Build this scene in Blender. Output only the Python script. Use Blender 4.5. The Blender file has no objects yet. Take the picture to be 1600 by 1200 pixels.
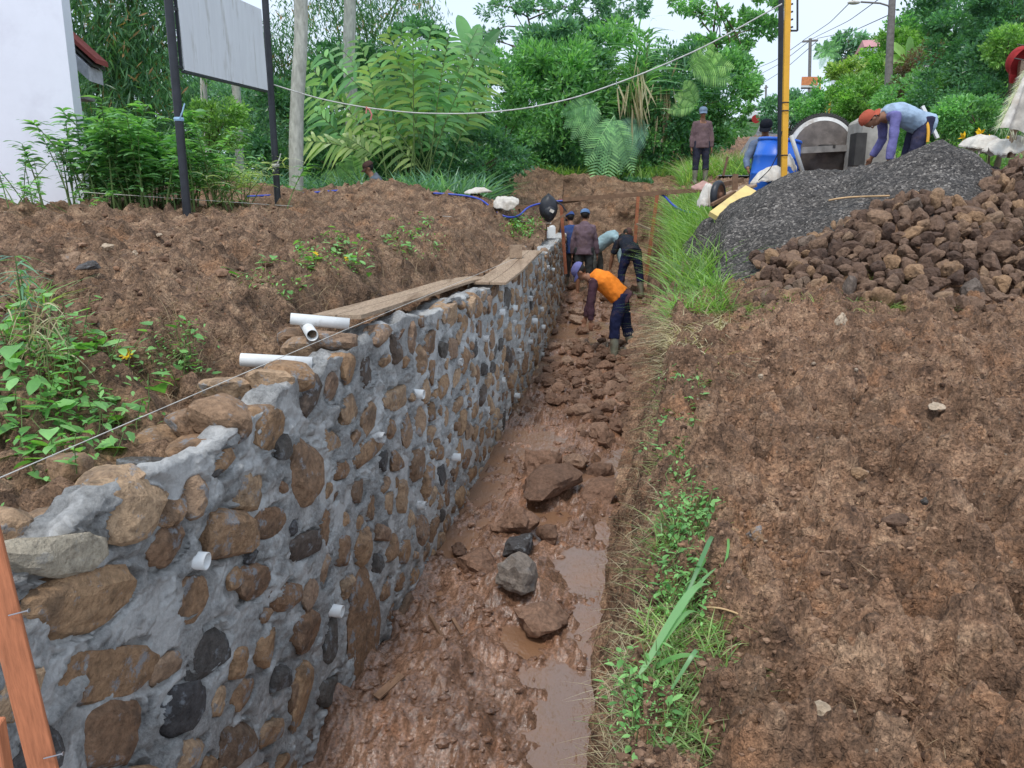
import bpy, bmesh, math, random
import numpy as np
from mathutils import Vector, Matrix, Euler
random.seed(7); RNG = np.random.default_rng(7)
SC = bpy.context.scene; COL = SC.collection
R = math.radians
# ------------------------------------------------------------------ camera, world, sun, exposure
TH = R(12.3); F = 1200.0
cam = bpy.data.cameras.new('camera'); camo = bpy.data.objects.new('camera', cam); COL.objects.link(camo)
cam.sensor_width = 36; cam.lens = 36*F/1600; cam.clip_start = 0.05; cam.clip_end = 1500
camo.location = (0, 0, 0); camo.rotation_euler = (R(90)-TH, 0, 0)
SC.camera = camo
W = bpy.data.worlds.new('World'); SC.world = W; W.use_nodes = True
nt = W.node_tree; nt.nodes.clear()
sky = nt.nodes.new('ShaderNodeTexSky'); sky.sky_type = 'NISHITA'; sky.sun_disc = False
SUN_EL, SUN_AZ = R(62), R(200)
sky.sun_elevation = SUN_EL; sky.sun_rotation = SUN_AZ; sky.dust_density = 3.0
sc1 = nt.nodes.new('ShaderNodeMix'); sc1.data_type = 'RGBA'; sc1.blend_type = 'MULTIPLY'; sc1.inputs[0].default_value = 1
sc1.inputs[7].default_value = (.10, .10, .10, 1); nt.links.new(sky.outputs[0], sc1.inputs[6])
# thin bright overcast layer: pale cloud brightness with slight soft structure
tc = nt.nodes.new('ShaderNodeTexCoord'); nz = nt.nodes.new('ShaderNodeTexNoise'); nz.inputs['Scale'].default_value = 1.6
nz.inputs['Detail'].default_value = 3; nt.links.new(tc.outputs['Generated'], nz.inputs['Vector'])
cr = nt.nodes.new('ShaderNodeValToRGB'); nt.links.new(nz.outputs[0], cr.inputs[0])
cr.color_ramp.elements[0].position = .3; cr.color_ramp.elements[0].color = (.64, .79, 1.0, 1)
cr.color_ramp.elements[1].position = .75; cr.color_ramp.elements[1].color = (.80, .88, 1.0, 1)
mx = nt.nodes.new('ShaderNodeMix'); mx.data_type = 'RGBA'; mx.inputs[0].default_value = .82
nt.links.new(sc1.outputs[2], mx.inputs[6]); nt.links.new(cr.outputs[0], mx.inputs[7])
bg = nt.nodes.new('ShaderNodeBackground'); bg.inputs[1].default_value = 1.0
ow = nt.nodes.new('ShaderNodeOutputWorld'); nt.links.new(mx.outputs[2], bg.inputs[0]); nt.links.new(bg.outputs[0], ow.inputs[0])
sl = bpy.data.lights.new('sun', 'SUN'); sl.energy = 1.5; sl.angle = R(10); sl.color = (1, .96, .9)
so = bpy.data.objects.new('sun', sl); COL.objects.link(so)
so.rotation_euler = Euler((R(90)-SUN_EL, 0, -SUN_AZ + math.pi), 'XYZ')
vs = SC.view_settings; vs.view_transform = 'Standard'; vs.look = 'None'; vs.gamma = 1; vs.exposure = 0.45
vs.use_curve_mapping = False
SC.cycles.max_bounces = 6; SC.cycles.transparent_max_bounces = 8
# ------------------------------------------------------------------ projection helpers (layout measurements)
CT, ST = math.cos(TH), math.sin(TH)
def ray(px, py):
    a = (px-800)/F; v = (600-py)/F
    return np.array([a, CT+v*ST, -ST+v*CT])
def PY(px, py, Y):
    d = ray(px, py); return Vector(d*(Y/d[1]))
def XA(px, Y, z):                       # x of a point seen in column px at distance Y, height z
    return (px-800)/F*(Y*CT - z*ST)
# ------------------------------------------------------------------ numpy noise
def _h(ix, iy, iz, s):
    n = (ix.astype(np.int64)*374761393 + iy.astype(np.int64)*668265263 + iz.astype(np.int64)*2147483647 + s*974711) & 0xffffffff
    n = ((n ^ (n >> 13))*1274126177) & 0xffffffff
    n = ((n ^ (n >> 15))*2246822519) & 0xffffffff
    return ((n ^ (n >> 16)) & 0xffffff)/float(0xffffff)
def vn(x, y, z=None, s=0):
    x = np.asarray(x, float); y = np.asarray(y, float)
    z = np.zeros_like(x) if z is None else np.asarray(z, float)
    ix, iy, iz = np.floor(x), np.floor(y), np.floor(z)
    fx, fy, fz = x-ix, y-iy, z-iz
    fx = fx*fx*(3-2*fx); fy = fy*fy*(3-2*fy); fz = fz*fz*(3-2*fz)
    r = 0
    for a in (0, 1):
        for b in (0, 1):
            for c in (0, 1):
                w = (fx if a else 1-fx)*(fy if b else 1-fy)*(fz if c else 1-fz)
                r = r + w*_h(ix+a, iy+b, iz+c, s)
    return r*2-1
def vn2(x, y, s=0):
    x = np.asarray(x, float); y = np.asarray(y, float)
    ix, iy = np.floor(x), np.floor(y); fx, fy = x-ix, y-iy
    fx = fx*fx*(3-2*fx); fy = fy*fy*(3-2*fy); z = np.zeros_like(ix); r = 0
    for a in (0, 1):
        for b in (0, 1):
            r = r + (fx if a else 1-fx)*(fy if b else 1-fy)*_h(ix+a, iy+b, z, s)
    return r*2-1
def fb(x, y, sc, o=4, s=0, g=.5):
    r = 0; a = 1.0
    for i in range(o):
        q = .6*i + .3; c, n = math.cos(q), math.sin(q)
        r = r + a*vn2((x*c-y*n)/sc, (x*n+y*c)/sc, s+i*17); a *= g; sc *= .5
    return r
def wor(x, y, sc, s=0):                 # cellular: distance to the nearest point, and its id
    x = x/sc; y = y/sc; ix, iy = np.floor(x), np.floor(y); z = np.zeros_like(ix)
    best = np.full(x.shape, 9.0); idv = np.zeros(x.shape)
    for a in (-1, 0, 1):
        for b in (-1, 0, 1):
            cx, cy = ix+a, iy+b
            px = cx+_h(cx, cy, z, s); py = cy+_h(cx, cy, z, s+5); i_ = _h(cx, cy, z, s+9)
            d = np.hypot(px-x, py-y); m = d < best
            best = np.where(m, d, best); idv = np.where(m, i_, idv)
    return best, idv
def sst(a, b, x):
    t = np.clip((x-a)/(b-a), 0, 1); return t*t*(3-2*t)
# ------------------------------------------------------------------ mesh helpers
class Acc:
    def __init__(s): s.V = []; s.F = []; s.n = 0
    def add(s, V, Fc):
        V = np.asarray(V, float).reshape(-1, 3)
        if isinstance(Fc, np.ndarray): s.F.append(Fc.astype(np.int64)+s.n)
        else:
            by = {}
            for f in Fc: by.setdefault(len(f), []).append(f)
            for k in by: s.F.append(np.array(by[k], np.int64)+s.n)
        s.V.append(V); s.n += len(V); return s
    def mesh(s, name, mat=None, smooth=False):
        V = np.concatenate(s.V); me = bpy.data.meshes.new(name)
        me.vertices.add(len(V)); me.vertices.foreach_set('co', V.ravel().astype(np.float32))
        L = np.concatenate([f.ravel() for f in s.F]); tot = np.concatenate([np.full(len(f), f.shape[1]) for f in s.F])
        st = np.concatenate([[0], np.cumsum(tot)[:-1]])
        me.loops.add(len(L)); me.loops.foreach_set('vertex_index', L.astype(np.int32))
        me.polygons.add(len(tot)); me.polygons.foreach_set('loop_start', st.astype(np.int32))
        me.polygons.foreach_set('use_smooth', np.full(len(tot), smooth, bool))
        me.update(calc_edges=True)
        if mat: me.materials.append(mat)
        return me
    def obj(s, name, mat=None, parent=None, smooth=False, **kw):
        return link(name, s.mesh(name, mat, smooth), parent, **kw)
def link(name, me, parent=None, label=None, cat=None, group=None, kind=None, loc=None):
    o = bpy.data.objects.new(name, me); COL.objects.link(o)
    if parent: o.parent = parent
    if loc is not None: o.location = loc
    tag(o, label, cat, group, kind); return o
def tag(o, label=None, cat=None, group=None, kind=None):
    if label: o['label'] = label
    if cat: o['category'] = cat
    if group: o['group'] = group
    if kind: o['kind'] = kind
    return o
def thing(name, loc, label, cat, group=None, rz=0):
    o = bpy.data.objects.new(name, None); COL.objects.link(o); o.location = loc; o.rotation_euler = (0, 0, rz)
    o.empty_display_size = .1
    return tag(o, label, cat, group)
def grid_faces(nu, nv):
    i = np.arange((nu-1)*(nv-1)); u = i//(nv-1); v = i % (nv-1); a = u*nv+v
    return np.stack([a, a+nv, a+nv+1, a+1], 1)
def box(acc, c, s, rot=None, taper=0):
    x, y, z = s[0]/2, s[1]/2, s[2]/2
    V = np.array([[-x,-y,-z],[x,-y,-z],[x,y,-z],[-x,y,-z],[-x,-y,z],[x,-y,z],[x,y,z],[-x,y,z]], float)
    if taper: V[4:, :2] *= (1-taper)
    if rot is not None: V = V @ np.array(rot.to_3x3() if hasattr(rot, 'to_3x3') else rot).T
    acc.add(V+np.array(c), np.array([[0,3,2,1],[4,5,6,7],[0,1,5,4],[1,2,6,5],[2,3,7,6],[3,0,4,7]])); return acc
def bar(acc, a, b, w, h, up=(0, 0, 1)):   # board from a to b, width w (sideways), height h
    a = Vector(a); b = Vector(b); d = (b-a); L = d.length; d.normalize()
    s = d.cross(Vector(up)); s.normalize(); u = s.cross(d)
    M = Matrix((s, d, u)).transposed()
    return box(acc, (a+b)/2, (w, L, h), M)
def tube(acc, pts, rad, n=8, cap=True, ell=1.0, side=None):
    P = np.array([list(p) for p in pts], float); m = len(P)
    rad = np.full(m, rad) if np.isscalar(rad) else np.array(rad, float)
    T = np.gradient(P, axis=0); T /= np.linalg.norm(T, axis=1)[:, None]+1e-9
    s = np.array(side, float) if side is not None else np.cross(T[0], [0, 0, 1.0])
    if np.linalg.norm(s) < 1e-3: s = np.array([1.0, 0, 0])
    V = []
    ang = np.arange(n)/n*2*np.pi
    for i in range(m):
        s = s - T[i]*np.dot(s, T[i]); s /= np.linalg.norm(s)+1e-9; u = np.cross(T[i], s)
        e = ell if np.isscalar(ell) else ell[i]
        V.append(P[i] + rad[i]*(np.cos(ang)[:, None]*s + e*np.sin(ang)[:, None]*u))
    V = np.concatenate(V); Fq = []
    i = np.arange(m-1)[:, None]*n; j = np.arange(n)[None, :]; j2 = (j+1) % n
    Fq = np.stack([(i+j), (i+j2), (i+n+j2), (i+n+j)], -1).reshape(-1, 4)
    k = acc.n; acc.add(V, Fq)
    if cap:
        acc.add(np.concatenate([V[:n], V[-n:]]), [list(range(n))[::-1], list(range(n, 2*n))])
    return acc
def lathe(acc, prof, c=(0,0,0), n=24, M=None, a0=0, a1=2*math.pi):
    prof = np.array(prof, float); full = abs(a1-a0-2*math.pi) < 1e-6
    m = n if full else n+1
    an = a0+(a1-a0)*np.arange(m)/n
    V = np.stack([prof[:, 0][:, None]*np.cos(an), prof[:, 0][:, None]*np.sin(an), np.repeat(prof[:, 1][:, None], m, 1)], -1).reshape(-1, 3)
    if M is not None: V = V @ np.array(M).T
    i = np.arange(len(prof)-1)[:, None]*m; j = np.arange(n)[None, :]; j2 = (j+1) % m
    acc.add(V+np.array(c), np.stack([i+j, i+j2, i+m+j2, i+m+j], -1).reshape(-1, 4)); return acc
def unit_ico(sub):
    bm = bmesh.new(); bmesh.ops.create_icosphere(bm, subdivisions=sub, radius=1)
    V = np.array([v.co[:] for v in bm.verts]); Fc = np.array([[v.index for v in f.verts] for f in bm.faces]); bm.free(); return V, Fc
ICO = {k: unit_ico(k) for k in (1, 2, 3, 4)}
def ell(acc, c, r, M=None, sub=2, noise=0, s=0):
    V, Fc = ICO[sub]; V = V.copy()
    if noise: V *= (1+noise*vn(V[:, 0]*2.3+s, V[:, 1]*2.3, V[:, 2]*2.3, 3))[:, None]
    V = V*np.array(r)
    if M is not None: V = V @ np.array(M).T
    acc.add(V+np.array(c), Fc); return acc
def rock_verts(seed, sub=3, npl=11, rnd=.25, nz_=.07):
    rg = np.random.default_rng(seed); V, Fc = ICO[sub]
    N = rg.normal(size=(npl, 3)); N /= np.linalg.norm(N, axis=1)[:, None]; D = rg.uniform(.5, .98, npl)
    q = V @ N.T; r = np.where(q > .05, D/np.maximum(q, .05), 9).min(1); r = np.minimum(r, 1.18)
    r = r*(1-rnd)+rnd*.85*np.minimum(r, 1)
    r = r*(1+nz_*vn(V[:, 0]*3+seed, V[:, 1]*3, V[:, 2]*3, seed)+nz_*.6*vn(V[:, 0]*8+seed, V[:, 1]*8, V[:, 2]*8, seed+1))
    return V*r[:, None], Fc
# ---- strips (grass blades and long leaves) and small folded leaves, vectorised
def strips(acc, P, D, B, L, Wd, ns=3, S=None, prof=None):
    P = np.asarray(P, float); D = np.asarray(D, float); n = len(P)
    L = np.broadcast_to(L, n).astype(float); Wd = np.broadcast_to(Wd, n).astype(float); B = np.broadcast_to(B, (n, 3))
    if S is None: S = np.cross(D, RNG.normal(size=(n, 3)))
    S = S/(np.linalg.norm(S, axis=1)[:, None]+1e-9)
    t = np.linspace(0, 1, ns+1)
    if prof is None: prof = np.clip(np.minimum(.45+t*2.5, (1-t)*1.8+.02), 0, 1)
    C = P[:, None]+D[:, None]*(L[:, None]*t)[:, :, None]+B[:, None]*(L[:, None]*t**2)[:, :, None]
    w = S[:, None]*(Wd[:, None]*prof[None, :]/2)[:, :, None]
    V = np.stack([C-w, C+w], 2).reshape(-1, 3)
    b = (np.arange(n)*2*(ns+1))[:, None]+(np.arange(ns)*2)[None, :]
    acc.add(V, np.stack([b, b+1, b+3, b+2], -1).reshape(-1, 4)); return acc
def leaves(acc, P, D, N, L, Wd, fold=.25):
    n = len(P); D = D/(np.linalg.norm(D, axis=1)[:, None]+1e-9)
    S = np.cross(D, N); S /= np.linalg.norm(S, axis=1)[:, None]+1e-9; U = np.cross(S, D)
    L = np.broadcast_to(L, n)[:, None]; Wd = np.broadcast_to(Wd, n)[:, None]
    m = P+D*L*.45+U*Wd*fold
    V = np.stack([P, m+S*Wd/2, P+D*L, m-S*Wd/2], 1).reshape(-1, 3)
    b = np.arange(n)*4
    acc.add(V, np.concatenate([np.stack([b, b+1, b+2], 1), np.stack([b, b+2, b+3], 1)])); return acc
def unitv(V): return V/(np.linalg.norm(V, axis=-1, keepdims=True)+1e-9)
# ------------------------------------------------------------------ materials
def new_mat(name):
    m = bpy.data.materials.new(name); m.use_nodes = True; n = m.node_tree; n.nodes.clear()
    return m, n
class NB:
    def __init__(s, n): s.n = n; s.L = n.links
    def __call__(s, t, **kw):
        nd = s.n.nodes.new('ShaderNode'+t)
        for k, v in kw.items(): setattr(nd, k, v)
        return nd
    def noise(s, vec, scale, det=4, rough=.55, out=0):
        t = s('TexNoise'); t.inputs['Scale'].default_value = scale; t.inputs['Detail'].default_value = det
        t.inputs['Roughness'].default_value = rough; s.L.new(vec, t.inputs['Vector']); return t.outputs[out]
    def ramp(s, fac, stops):
        r = s('ValToRGB'); s.L.new(fac, r.inputs[0]); e = r.color_ramp.elements
        while len(e) > 1: e.remove(e[-1])
        e[0].position = stops[0][0]; e[0].color = (*c3(stops[0][1]), 1)
        for p, c in stops[1:]: q = e.new(p); q.color = (*c3(c), 1)
        return r.outputs[0]
    def mix(s, f, a, b, mode='MIX'):
        m = s('Mix', data_type='RGBA', blend_type=mode)
        for i, v in ((0, f), (6, a), (7, b)):
            if isinstance(v, (int, float)): m.inputs[i].default_value = v
            elif isinstance(v, tuple): m.inputs[i].default_value = (*v, 1)
            else: s.L.new(v, m.inputs[i])
        return m.outputs[2]
    def math(s, op, a, b=0.0):
        m = s('Math', operation=op)
        for i, v in ((0, a), (1, b)):
            if isinstance(v, (int, float)): m.inputs[i].default_value = v
            else: s.L.new(v, m.inputs[i])
        return m.outputs[0]
    def bump(s, h, st, dist=.01, nrm=None):
        b = s('Bump'); b.inputs['Strength'].default_value = st; b.inputs['Distance'].default_value = dist
        s.L.new(h, b.inputs['Height'])
        if nrm: s.L.new(nrm, b.inputs['Normal'])
        return b.outputs[0]
    def coord(s, w='Object'): return s('TexCoord').outputs[w]
    def out(s, col, rough=.7, spec=.3, nrm=None, metal=0, **kw):
        p = s('BsdfPrincipled')
        for k, v in (('Base Color', col), ('Roughness', rough), ('Specular IOR Level', spec), ('Metallic', metal)):
            if isinstance(v, (int, float)): p.inputs[k].default_value = v
            elif isinstance(v, tuple): p.inputs[k].default_value = (*v, 1)
            else: s.L.new(v, p.inputs[k])
        if nrm: s.L.new(nrm, p.inputs['Normal'])
        o = s('OutputMaterial'); s.L.new(p.outputs[0], o.inputs[0]); return p
def c3(c): return (c, c, c) if isinstance(c, (int, float)) else c
def rnd_out(b):                        # a random number for each object and each loose piece
    g = b('NewGeometry'); oi = b('ObjectInfo')
    return b.math('FRACT', b.math('ADD', g.outputs['Random Per Island'], oi.outputs['Random']))
def soil_mat(name, a, c, d, wet=0.0, grit=1.0, bk=1.0):
    m, n = new_mat(name); b = NB(n); v = b.coord()
    n1 = b.noise(v, 1.3, 5, .6); n2 = b.noise(v, 7, 5, .6); n3 = b.noise(v, 60, 5, .7); n4 = b.noise(v, 190, 3, .6)
    base = b.ramp(n2, [(.3, a), (.5, c), (.72, d)])  # soil tones, the dark end deepened to paint in crevice shade
    base = b.mix(b.math('MULTIPLY', b.ramp(n1, [(.38, 0.0), (.6, 1.0)]), .6), base, tuple(x*.42 for x in c), 'MIX')
    n1b = b.noise(v, 2.7, 5, .65); base = b.mix(b.math('MULTIPLY', b.ramp(n1b, [(.55, 0.0), (.66, 1.0)]), .5), base, (c[0]*1.35, c[1]*1.15, c[2]*.95))
    g = b.ramp(n3, [(.3, .3), (.5, .95), (.7, 1.7)])  # colour darkens in the bump's hollows: painted cavity shade
    base = b.mix(.85, base, g, 'MULTIPLY')
    vo = b('TexVoronoi'); vo.inputs['Scale'].default_value = 42; b.L.new(v, vo.inputs['Vector'])
    vc = b('SeparateColor'); b.L.new(vo.outputs['Color'], vc.inputs[0])
    sp = b.math('MULTIPLY', b.math('GREATER_THAN', vc.outputs[0], .93), b.math('LESS_THAN', vo.outputs['Distance'], .28))
    spc = b.ramp(vc.outputs[1], [(0, (.26, .11, .05)), (.5, (.20, .13, .08)), (1, (.36, .29, .22))])
    base = b.mix(b.math('MULTIPLY', sp, .8*grit), base, spc)
    dv = b('VectorMath', operation='MULTIPLY_ADD'); nn_ = b('TexNoise'); nn_.inputs['Scale'].default_value = 30; b.L.new(v, nn_.inputs['Vector']); b.L.new(nn_.outputs['Color'], dv.inputs[0]); dv.inputs[1].default_value = (.035, .035, .035); b.L.new(v, dv.inputs[2])
    hs = None
    for sc_, w_ in ((24, .9), (66, .45)):
        vv = b('TexVoronoi'); vv.inputs['Scale'].default_value = sc_; b.L.new(dv.outputs[0], vv.inputs['Vector']); t_ = b.math('MULTIPLY', vv.outputs['Distance'], -w_); hs = t_ if hs is None else b.math('ADD', hs, t_)
        cs_ = b('SeparateColor'); b.L.new(vv.outputs['Color'], cs_.inputs[0]); base = b.mix(.42*min(1, grit+.05), base, b.ramp(cs_.outputs[0], [(0, .6), (1, 1.4)]), 'MULTIPLY')
    h = b.math('ADD', hs, b.math('ADD', b.math('MULTIPLY', n3, .7), b.math('MULTIPLY', n4, .4))); nr = b.bump(h, bk, .022)
    nr = b.bump(n2, .8*bk, .05, nr)
    ro = b.ramp(n1, [(.3, .72-.52*wet), (.7, .92-.5*wet)])
    b.out(base, ro, .3+.2*wet, nr); return m
M_SOIL = soil_mat('soil', (.09, .052, .031), (.30, .182, .11), (.50, .33, .205), .08)
M_SOILR = soil_mat('soil_reddish', (.095, .052, .031), (.33, .19, .112), (.53, .34, .21), .15)
M_MUD = soil_mat('wet_mud', (.13, .070, .045), (.28, .155, .098), (.40, .24, .16), 1.2, .2, .26)
def clod_mat():
    m, n = new_mat('soil_clod'); b = NB(n); v = b.coord(); r = rnd_out(b)
    base = b.ramp(r, [(0, (.06, .032, .02)), (.5, (.22, .13, .082)), (.9, (.32, .20, .13)), (.97, (.28, .15, .085)), (1, (.34, .27, .2))])
    n3 = b.noise(v, 50, 4); base = b.mix(.6, base, b.ramp(n3, [(.3, .5), (.7, 1.4)]), 'MULTIPLY')
    b.out(base, .85, .2, b.bump(n3, .8, .01)); return m
M_CLOD = clod_mat()
def stone_mat(name, cols, dark=.35, smear=0.0, bs=.9, sc=1.0):
    m, n = new_mat(name); b = NB(n); r = rnd_out(b)
    add = b('VectorMath', operation='ADD'); b.L.new(b('NewGeometry').outputs['Position'], add.inputs[0])
    cmb = b('CombineXYZ'); b.L.new(b.math('MULTIPLY', r, 37.0), cmb.inputs[0]); b.L.new(cmb.outputs[0], add.inputs[1]); v = add.outputs[0]
    base = b.ramp(r, cols)
    n1 = b.noise(v, 7*sc, 5, .6); n2 = b.noise(v, 38*sc, 6, .7); n3 = b.noise(v, 130*sc, 4, .65)
    base = b.mix(.8, base, b.ramp(n2, [(.28, .42), (.5, 1.0), (.72, 1.55)]), 'MULTIPLY')
    base = b.mix(b.math('MULTIPLY', b.ramp(n1, [(.52, 0.0), (.64, 1.0)]), dark), base, (.025, .022, .022))
    if smear:
        n4 = b.noise(v, 11, 5, .7); base = b.mix(b.math('MULTIPLY', b.ramp(n4, [(.56, 0.0), (.62, 1.0)]), smear), base, (.27, .29, .31))
    nr = b.bump(b.math('ADD', b.math('MULTIPLY', n2, 1.0), b.math('MULTIPLY', n3, .6)), bs, .014); nr = b.bump(n1, .7, .05, nr)
    b.out(base, .8, .3, nr); return m
BR = [(0, (.11, .085, .07)), (.12, (.30, .18, .10)), (.35, (.40, .25, .14)), (.55, (.23, .135, .08)), (.8, (.46, .31, .19)), (1, (.28, .18, .12))]
M_WSTONE = stone_mat('wall_stone', BR, .45, .75)
M_WSTONE_PALE = stone_mat('wall_stone_pale', [(0, (.42, .36, .27)), (1, (.42, .36, .27))], .15, .3)
M_WSTONE_DARK = stone_mat('wall_stone_dark', [(0, (.075, .07, .07)), (1, (.12, .105, .09))], .5, .5)
M_PSTONE = stone_mat('pile_stone', [(0, (.10, .06, .042)), (.4, (.165, .10, .066)), (.75, (.215, .135, .088)), (.93, (.33, .20, .11)), (1, (.15, .12, .10))], .3, 0, .9)
M_MSTONE = stone_mat('muddy_stone', [(0, (.14, .082, .055)), (.6, (.25, .145, .095)), (1, (.30, .20, .14))], .2, 0, .7)
M_GSTONE = stone_mat('grey_stone', [(0, (.22, .185, .155)), (1, (.25, .20, .165))], .2, .2, .8)
M_TAN = stone_mat('tan_stone', [(0, (.42, .32, .22)), (1, (.46, .36, .26))], .05, 0, .6)
def mortar_mat():
    m, n = new_mat('mortar'); b = NB(n); v = b.coord()
    n1 = b.noise(v, 3.2, 4, .6); n2 = b.noise(v, 24, 8, .75); n3 = b.noise(v, 70, 6, .8)
    base = b.ramp(n2, [(.26, (.20, .196, .19)), (.48, (.46, .452, .436)), (.72, (.60, .592, .57))])
    base = b.mix(.8, base, b.ramp(n3, [(.32, .5), (.5, .95), (.7, 1.3)]), 'MULTIPLY')
    smooth = b.ramp(n1, [(.47, 0.0), (.55, 1.0)])
    base = b.mix(b.math('MULTIPLY', smooth, .45), base, (.43, .425, .41))
    geo = b('SeparateXYZ'); b.L.new(v, geo.inputs[0])
    low = b.math('ADD', geo.outputs[2], b.math('MULTIPLY', geo.outputs[1], -.1))     # mud splashed on the foot of the wall
    low = b.math('ADD', low, b.math('MULTIPLY', n2, .35))
    mud = b.ramp(b.math('ADD', low, 3.2), [(.35, 1.0), (.75, 0.0)])
    base = b.mix(b.math('MULTIPLY', mud, .75), base, (.13, .08, .052))
    am = b.math('SUBTRACT', 1.0, b.math('MULTIPLY', smooth, .75))
    h = b.math('MULTIPLY', b.math('ADD', b.math('MULTIPLY', n3, .7), n2), am)
    b.out(base, .62, .4, b.bump(h, 1.0, .03)); return m
M_MORTAR = mortar_mat()
def simple(name, col, rough=.6, spec=.3, var=.25, sc=12, bump=.2, bd=.004, metal=0, dirt=None, stretch=None, dsc=3, dthr=.5, damt=.8):
    m, n = new_mat(name); b = NB(n); v = b.coord()
    if stretch:
        mp = b('Mapping'); mp.inputs['Scale'].default_value = stretch; b.L.new(v, mp.inputs[0]); v = mp.outputs[0]
    n1 = b.noise(v, sc, 5, .6)
    base = b.mix(1.0, col, b.ramp(n1, [(.3, 1-var), (.7, 1+var)]), 'MULTIPLY')
    if dirt: base = b.mix(b.math('MULTIPLY', b.ramp(b.noise(v, dsc, 5, .65), [(dthr, 0.0), (dthr+.15, 1.0)]), damt), base, dirt)
    b.out(base, rough, spec, b.bump(n1, bump, bd), metal); return m
def leaf_mat(name, stops, tr=.4, rough=.36, spec=.5):
    m, n = new_mat(name); b = NB(n); r = rnd_out(b); col = b.ramp(r, [(p_, tuple(min(.8, c_*1.25) for c_ in k_)) for p_, k_ in stops])
    nn = b.noise(b.coord(), 1.1, 3); col = b.mix(.7, col, b.ramp(nn, [(.3, .62), (.7, 1.4)]), 'MULTIPLY')
    hs_ = b('HueSaturation'); hs_.inputs['Saturation'].default_value = .88; hs_.inputs['Value'].default_value = 1.05; b.L.new(col, hs_.inputs['Color']); col = hs_.outputs[0]
    p = b('BsdfPrincipled'); b.L.new(col, p.inputs['Base Color']); p.inputs['Roughness'].default_value = rough
    p.inputs['Specular IOR Level'].default_value = spec
    t = b('BsdfTranslucent'); tc_ = b.mix(1.0, col, (1.3, 1.5, .5), 'MULTIPLY'); b.L.new(tc_, t.inputs[0])
    ms = b('MixShader'); ms.inputs[0].default_value = tr; b.L.new(p.outputs[0], ms.inputs[1]); b.L.new(t.outputs[0], ms.inputs[2])
    o = b('OutputMaterial'); b.L.new(ms.outputs[0], o.inputs[0]); return m
G = lambda a, b, c: [(0, a), (.5, b), (1, c)]
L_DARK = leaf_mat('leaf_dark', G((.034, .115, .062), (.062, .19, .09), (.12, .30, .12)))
L_BLUE = leaf_mat('leaf_bluish', G((.06, .16, .115), (.115, .26, .165), (.20, .40, .24)))  # grey-green leaves; on the farthest plants it stands in for haze
L_MID = leaf_mat('leaf_mid', G((.065, .19, .07), (.13, .33, .11), (.24, .48, .16)))
L_BRIGHT = leaf_mat('leaf_bright', G((.08, .20, .035), (.16, .34, .07), (.28, .48, .11)))  # bright green leaf colour
L_YEL = leaf_mat('leaf_yellow_green', G((.12, .22, .04), (.22, .36, .07), (.40, .48, .13)))
L_GRASS = leaf_mat('grass_green', G((.09, .20, .03), (.17, .34, .06), (.30, .42, .12)), .4)
L_DRY = leaf_mat('grass_dry', G((.20, .15, .08), (.38, .31, .17), (.50, .44, .28)), .25, .7, .2)
L_BAMB = leaf_mat('bamboo_leaf', [(0, (.03, .10, .05)), (.5, (.06, .18, .075)), (.93, (.12, .28, .10)), (.95, (.35, .17, .06)), (1, (.35, .2, .08))])
L_RED = leaf_mat('leaf_reddish', G((.10, .05, .03), (.15, .08, .05), (.09, .11, .05)))
L_WEED = leaf_mat('weed_leaf', G((.07, .22, .035), (.12, .34, .06), (.22, .48, .11)), .35)
L_ROOT = leaf_mat('root_fibre', G((.16, .10, .05), (.26, .17, .09), (.36, .27, .15)), .1, .8, .1)
M_BARK = simple('bark_pale', (.44, .44, .38), .8, .2, .3, 14, .8, .02, dirt=(.20, .20, .15), stretch=(1, 1, .35), dsc=9, dthr=.55, damt=.5)
M_BARKD = simple('bark_dark', (.12, .09, .06), .85, .2, .3, 10, .8, .02)
M_STEM = simple('green_stem', (.13, .19, .06), .6, .3)
M_PVC = simple('pvc_white', (.72, .72, .70), .35, .5, .06, 20, .1, dirt=(.30, .27, .23), dsc=9, dthr=.58, damt=.6)
M_BORE_SHADE = simple('bore_shade', (.08, .07, .06), .8, .1)  # dark colour standing in for the shade inside a white pipe
M_PLANK = simple('plank_weathered', (.36, .26, .18), .8, .2, .35, 20, .7, .006, dirt=(.16, .10, .06), stretch=(6, .6, 6), dsc=1.2, dthr=.5, damt=.8)
M_WOODO = simple('wood_orange', (.47, .165, .075), .7, .3, .22, 26, .6, .004, stretch=(5, 5, .6), dirt=(.50, .34, .22), dsc=3, dthr=.62, damt=.6)
M_WOODR = simple('wood_redbrown', (.30, .12, .07), .75, .2, .25, 20, .5, .004)
M_WOODD = simple('wood_brown', (.20, .12, .075), .8, .2, .3, 14, .6, .006)
M_BLACK = simple('black_paint', (.025, .027, .034), .45, .4, .3, 9, .2, dirt=(.10, .07, .055), dsc=5, dthr=.62, damt=.5)
M_SIGN = simple('board_white', (.74, .76, .78), .6, .3, .05, 5, .1, dirt=(.30, .27, .20), stretch=(2.2, 2.2, .35), dsc=2.6, dthr=.55, damt=.65)
M_WHITEW = simple('house_plaster', (.78, .79, .86), .8, .2, .03, 3, .15, dirt=(.58, .57, .64), dsc=.7, dthr=.5, damt=.5)
M_CONC = simple('concrete', (.36, .34, .30), .85, .2, .25, 6, .6, .01, dirt=(.16, .14, .12), dsc=2, dthr=.5, damt=.6)
M_REDROOF = simple('roof_red', (.28, .07, .06), .7, .2, .2, 4, .3)
M_PINKROOF = simple('roof_pink', (.52, .26, .26), .7, .2, .12, 4, .3)
M_BLUEP = simple('blue_plastic', (.015, .13, .62), .35, .5, .06, 3, .1, dirt=(.16, .28, .62), dsc=2.6, dthr=.52, damt=.45)
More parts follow.
